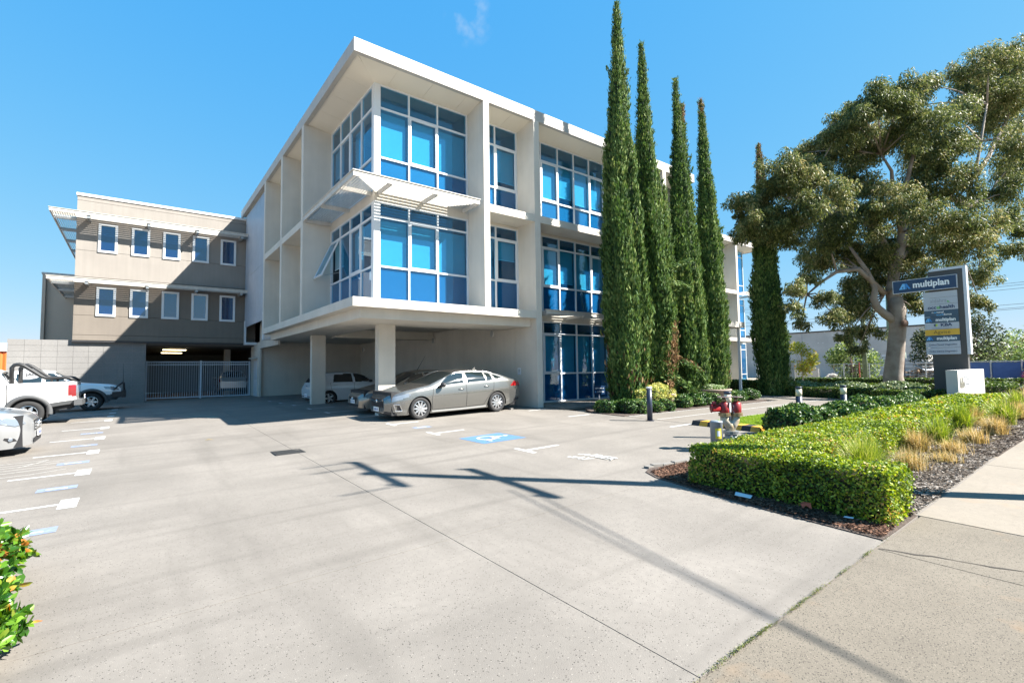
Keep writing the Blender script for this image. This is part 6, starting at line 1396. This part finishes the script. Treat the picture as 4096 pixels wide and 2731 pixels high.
# reserved sign by the glass
rs = thing('reserved_sign', 'small navy reserved parking sign on a stake before the ground floor glass', 'sign', (15.0, 13.6, .1))
m_ = Matrix.Translation((14.85, 13.6, 0)) @ Matrix.Rotation(R(-22), 4, 'Z')
MB().box(-.02, .0, .1, .02, .02, .5, m_).build('stake', SILVP, rs); pl = MB().box(-.24, -.012, .46, .24, .0, .80, m_).build('sign_panel', NAVY, rs)
text_mesh('RESERVED PARKING', .052, INKW, 'lettering', pl, m_ @ frame_m((0, -.0135, .68), (1, 0, 0), (0, 0, 1)), .001, .0005, squash=.85); text_mesh('multiplan', .095, INKW, 'lettering', pl, m_ @ frame_m((.05, -.0135, .535), (1, 0, 0), (0, 0, 1)), .002, .0005, squash=.85)
MB().prism([(-.21, .53), (-.17, .60), (-.13, .53)], -.016, -.0125, 'y', m_).build('logo', INKLB, pl)
# litter and leaves
def litter(name, label, cat, pts, m, h=.012):
    mb = MB(); n = len(pts); vs = [(x, y, G(x, y) + dz) for x, y, dz in pts]; vs += [(x, y, z + .003) for x, y, z in vs]
    mb.add(vs, [tuple(range(n))[::-1], tuple(range(n, 2 * n))] + [(i, (i + 1) % n, n + (i + 1) % n, n + i) for i in range(n)]); return tag(mb.build(name, m), label, cat)
PAPER = mat('white_paper', (.78, .80, .84), .8)
litter('paper_scrap', 'white paper scrap on the dark mulch below the long hedge face', 'litter', [(6.28, 3.42, .05), (6.40, 3.47, .06), (6.43, 3.26, .05), (6.30, 3.22, .045)], PAPER)
litter('paper_scrap', 'small white paper scrap near the footpath end of the hedge', 'litter', [(6.36, 2.20, .05), (6.41, 2.20, .05), (6.43, 2.12, .05), (6.38, 2.11, .05)], PAPER)
RL = mat('red_dry_leaf', (.42, .08, .035), .7)
litter('dry_leaf', 'curled red dry leaf at the foot of the hedge', 'leaf', [(6.40, 2.70, .05), (6.45, 2.66, .10), (6.46, 2.60, .06), (6.43, 2.56, .11), (6.40, 2.54, .05), (6.39, 2.60, .08), (6.36, 2.62, .05), (6.38, 2.66, .09)], RL)
litter('dry_leaf', 'yellow leaf lying in the middle of the sunny drive', 'leaf', [(1.36, 14.03, .02), (1.43, 13.99, .03), (1.52, 14.0, .02), (1.43, 14.04, .03)], mat('yellow_leaf', (.28, .19, .03), .7))

# ================================================================== beyond the garden
WHS = concretemat('tilt_panel_concrete', (.50, .49, .475), (.4, .39, .38), 6, .05, marks=False, blotch=.14)
wh = thing('warehouse', 'long pale concrete panel warehouse wall behind the rubble', 'warehouse', (59, 20, -.1))
for i, y in enumerate(np.arange(12.6, 45, 5.4)): MB().box(58.5, y, -.2, 58.7, y + 5.37, 5.05).build('wall_panel', WHS, wh)
MB().box(58.45, 12.55, 5.052, 80, 45, 5.2).build('roof_edge', mat('dark_flashing', (.06, .055, .05), .5), wh); MB().box(58.72, 12.62, -.2, 80, 12.8, 5.05).build('wall_panel', WHS, wh)
CB = mat('broken_concrete', (.36, .33, .30), .95, var=.3, scale=4, bump=.4, bscale=12); TIM = mat('broken_timber', (.36, .24, .15), .9, var=.3, scale=5); SHEETM = mat('scrap_sheet', (.50, .52, .55), .5, .3, var=.25, scale=3)
def rock(r):
    bm = bmesh.new(); bmesh.ops.create_icosphere(bm, subdivisions=1, radius=r)
    for v in bm.verts: v.co *= random.uniform(.65, 1.2)
    return [v.co.copy() for v in bm.verts], [[v.index for v in f.verts] for f in bm.faces], bm.free()
def pile(label, cx, cy, lx, ly, h, n, junk, grp):
    mb = MB()
    for i in range(n):
        a, b = random.gauss(0, .4), random.gauss(0, .4)
        z = h * max(0, 1 - math.hypot(a, b)) * random.uniform(.2, 1)
        vs, fs, _ = rock(random.uniform(.12, .34)); mb.add([(v.x * 1.3 + cx + a * lx, v.y + cy + b * ly, v.z * .7 + z) for v in vs], fs)
    t = thing('rubble_pile', label, 'rubble', (cx, cy, -.1), grp); o = mb.build('broken_concrete', CB, t); o['kind'] = 'stuff'
    for k in range(junk):
        a, b = random.gauss(0, .35), random.gauss(0, .35); z = h * max(.05, 1 - math.hypot(a, b)) * random.uniform(.5, 1.05)
        mt = Matrix.Translation((cx - .3 + a * lx, cy + b * ly, z)) @ Matrix.Rotation(random.uniform(0, 3.14), 4, 'Z') @ Matrix.Rotation(random.uniform(-.5, .5), 4, 'Y')
        if k % 3 == 0:
            pts = [(-.7 + i * .07, .03 * (i % 2)) for i in range(20)]; pts += [(x, z_ + .02) for x, z_ in pts[::-1]]
            MB().prism(pts, -.5, .6, 'y', mt).build('metal_sheet', SHEETM, t)
        elif k % 3 == 1: MB().box(-.9, -.05, -.05, .9, .05, .05, mt).build('timber', TIM, t)
        else: MB().box(-.6, -.35, -.04, .6, .35, .04, mt).build('broken_slab', CB, t)
    return t
pile('pile of pale broken concrete before the warehouse wall', 48, 16.9, .7, 1.1, .85, 120, 0, 'demolition rubble')
pile('large pile of demolition timber and sheeting right of the gum tree trunk', 48, 10.4, 1.2, 1.6, 1.65, 120, 26, 'demolition rubble')
pile('low spread of scrap sheets left of the gum tree trunk', 46, 12.6, .9, 1.3, .5, 30, 12, 'demolition rubble')
pile('scrap boards on the ground in front of the blue hoarding', 45, 6.4, .8, 1.0, .4, 16, 9, 'demolition rubble')
# stacked sheets at the warehouse
ss = thing('sheet_stack', 'tall stack of white roofing sheets leaning at the warehouse wall', 'stack', (52.5, 13.2, 0))
for i in range(13): MB().box(52 + .02 * (i % 3), 11.95, .25 + i * .165, 54, 14.35 - .03 * (i % 2), .36 + i * .165).build('roofing_sheet', mat('sheet_white', (.62, .66, .72), .5, .1) if i % 2 == 0 else mat('sheet_blue', (.36, .42, .52), .5, .1), ss)
t = thing('low_panel_wall', 'long pale precast panel lying behind the mesh fence', 'wall', (46, 18.3, 0)); MB().box(46, 17.2, -.1, 46.15, 20.4, 1.24).build('panel', WHS, t)
# temporary mesh fence
fn = thing('mesh_fence', 'temporary wire mesh fence in front of the rubble', 'fence', (42, 13, G(12, 13)))
posts = [18.0, 15.65, 14.0, 13.0, 12.39, 10.9, 9.2, 7.6]
for i, y in enumerate(posts): MB().tube([(42, y, -.1), (42, y, 1.62 + .05 * (i == 3))], .04, 8).build('post', mat('red_post', (.36, .06, .04), .6) if i == 3 else STEEL, fn)
MB().tube([(42, 18, 1.56), (42, 7.6, 1.53)], .022, 6).build('top_rail', STEEL, fn)
mb = MB()
for i in range(44): y = 18 - i * .24; mb.box(41.997, y, 0, 42.003, y + .009, 1.54)
for z in np.arange(.1, 1.5, .16): mb.box(41.997, 7.6, z, 42.003, 18, z + .009)
tag(mb.build('wire_mesh', STEEL, fn), kind='stuff')
# white side gate and block pier by the wing
t = thing('side_gate', 'white picket side gate beside the tall last cypress', 'gate', (31, 13.4, .05))
for i in range(9): MB().box(30.98, 13.24 + i * .12, .1, 31.0, 13.27 + i * .12, 1.62).build('picket', GP, t)
MB().box(30.975, 13.22, 1.5, 31.005, 14.3, 1.55).build('rail', GP, t); MB().box(30.975, 13.22, .2, 31.005, 14.3, .25).build('rail', GP, t)
t = thing('gate_pier', 'squat white rendered pier with a white pipe behind it', 'pier', (31.1, 13.1, .05)); MB().box(30.95, 13.02, -.1, 31.3, 13.22, 1.68).build('pier', NW, t); MB().tube([(31.5, 13.36, -.1), (31.5, 13.36, 2.18)], .06, 10).build('pipe', ALU, t)
t = thing('metal_fence', 'grey metal picket fence between the wing and the last cypress', 'fence', (34, 17.6, .1))
for i in range(22): MB().box(39.5, 15.9 + i * .16, 0, 39.53, 15.93 + i * .16, 1.75).build('picket', STEEL, t)
for z in (.2, 1.5): MB().box(39.53, 15.8, z, 39.56, 19.6, z + .06).build('rail', STEEL, t)
# treated poles behind the gum tree
TP = mat('green_treated_pole', (.22, .27, .18), .9, var=.25, scale=3, streak=.2)
t = thing('utility_pole', 'green tinted timber pole in front of the broad bush', 'pole', (40, 12.0, -.1)); MB().tube([(40, 12.05, -.2), (40, 12.0, 8.5)], [.15, .11], 12).build('pole', TP, t, True)
t = thing('utility_pole', 'second green timber pole just left of the gum tree trunk', 'pole', (46, 12.1, -.1)); MB().tube([(46, 12.25, -.2), (46, 12.1, 7.8)], [.15, .12], 12).build('pole', TP, t, True)
t = thing('post_sign', 'small sign box on a thin dark post right of the gum tree trunk', 'sign', (40, 9.85, -.1)); MB().tube([(40, 9.86, -.1), (40, 9.83, 2.2)], .035, 8).build('post', NAVYB, t); MB().box(39.94, 9.74, 1.88, 40.06, 9.9, 2.28).build('sign_box', mat('grey_green_box', (.35, .4, .35), .5), t)
# blue hoarding and the far white building, the red car at the frame edge
t = thing('hoarding_fence', 'blue shade cloth hoarding on steel fence posts at the right', 'fence', (50, 6, 0))
for y0, y1 in ((9.9, 7.22), (7.14, 5.62), (5.54, 3.0), (2.94, 0)): MB().box(50.0, y1, .25, 50.03, y0, 1.56).build('blue_cloth', mat('blue_cloth', (.06, .12, .30), .8, var=.12, scale=3), t)
for y in (9.95, 7.18, 5.58, 2.97): MB().tube([(49.97, y, -.1), (49.97, y, 1.72)], .05, 8).build('post', STEEL, t)
MB().tube([(49.97, 9.95, 1.62), (49.97, 0, 1.6)], .03, 6).build('rail', STEEL, t)
t = thing('white_building', 'far white two storey building with a blue sign above the hoarding', 'building', (150, 22, 0))
FB = mat('far_white_wall', (.55, .55, .55), .8)
MB().box(150, 22.0, 0, 156, 24.4, 5.75).build('wall', mat('far_grey_wall', (.5, .53, .58), .8), t); MB().box(149.5, 21.0, 0, 155, 21.95, 5.8).build('wall', FB, t); MB().box(149, 19.6, 0, 155, 20.6, 6.0).build('wall', FB, t); MB().box(149.5, 18.6, 0, 155, 19.55, 5.5).build('wall', FB, t); MB().box(152, 20.62, 0, 155, 20.98, 5.2).build('wall', FB, t); MB().box(151, 17.0, 0, 155, 18.3, 4.6).build('wall', FB, t)
for (a, b, c, d) in ((21.2, 21.7, 2.9, 4.9), (19.9, 20.25, 3.3, 4.9), (18.8, 19.2, 3.0, 4.4)): MB().box(148.9 if a < 20.5 and a > 19.7 else 149.45, a, c, 149.55, b, d).build('window', DARK, t)
MB().box(149.9, 22.1, 4.7, 149.98, 24.2, 5.6).build('blue_sign', mat('far_blue_sign', (.06, .13, .32), .6), t)
c6 = thing('parked_car', 'red and blue vehicle nose just entering at the far right edge', 'car', local=True)
Q = Car(4.2, 1.75, [(0, .6), (.1, .75), (.8, .92), (1.1, 1.0), (1.8, 1.4), (2.6, 1.45), (3.6, 1.3), (4.1, 1.0), (4.2, .9)], [(0, .25), (4.2, .3)], [(0, .55), (1, .85), (4.2, .9)], [(0, .65), (.3, .92), (1, 1), (3.6, 1), (4.2, .85)], (.85, 3.4), .3, .34)
Q.body(c6, paint('red_paint', (.45, .02, .02)), glass=([(1.4, 1.0), (3.2, 1.0), (3.0, 1.35), (1.8, 1.32)],), shield=(('windscreen', 1.15, 1.75, 0),), step=.06); Q.wheels(c6, 5)
c6.location = (46.5, 4.35, G(12, 4.3)); c6.rotation_euler = (0, 0, R(8))
# power lines crossing behind the gum tree
WIRE = mat('wire_black', (.03, .03, .035), .6)
for i, (z, lab) in enumerate(((8.37, 'highest of the power lines right of the gum tree'), (8.19, 'second highest power line right of the gum tree'), (7.92, 'third power line, below the top pair'), (6.60, 'upper of the three low cables right of the gum tree'), (6.31, 'middle of the three low cables'), (6.21, 'lowest cable, just under the middle one'))):
    pts = [(60 + i * .3, 40 - 6 * k, z + .006 * ((40 - 6 * k - 7.9) ** 2) * .1) for k in range(14)]
    o = MB().tube(pts, .016, 5).build('power_line', WIRE); tag(o, lab, 'power line', 'power lines at the right')
# the street pole outside the picture on the right; its shadow falls across the drive
pp = thing('power_pole', 'timber street power pole with crossarms whose shadow crosses the drive', 'power pole', (9.75, .25, G(9.75, .25)))
MB().tube([(9.75, .25, -.4), (9.75, .25, 9.1)], [.16, .11], 12).build('pole', TP, pp, True)
for z, a, b in ((8.75, -.95, 1.35), (6.9, -1.3, 1.0)):
    ar = MB().box(9.60, .25 + a, z - .06, 9.70, .25 + b, z + .06).build('crossarm', TP, pp)
    for y in (a + .1, b - .1): MB().lathe([(.03, 0), (.05, .05), (.03, .1), (.05, .14), (0, .2)], 10, c=(9.65, .25 + y, z + .06)).build('insulator', mat('insulator', (.3, .2, .15), .3), ar, True)
for y, z in ((1.45, 8.95), (-.75, 8.95), (.95, 8.9)): MB().tube([(9.65, y, z), (8.9, y, z + .02)], .02, 6).build('line_bracket', STEEL, pp)
for dx in (0, .42):
    MB().tube([(9.65 + dx * .3, -.75, 7.0 + dx), (8.2 + dx, -6.5, 6.6 + dx), (6.7 + dx, -13, 6.5 + dx), (5.0 + dx, -20, 6.9 + dx)], .013, 6).build('service_cable', WIRE, pp)
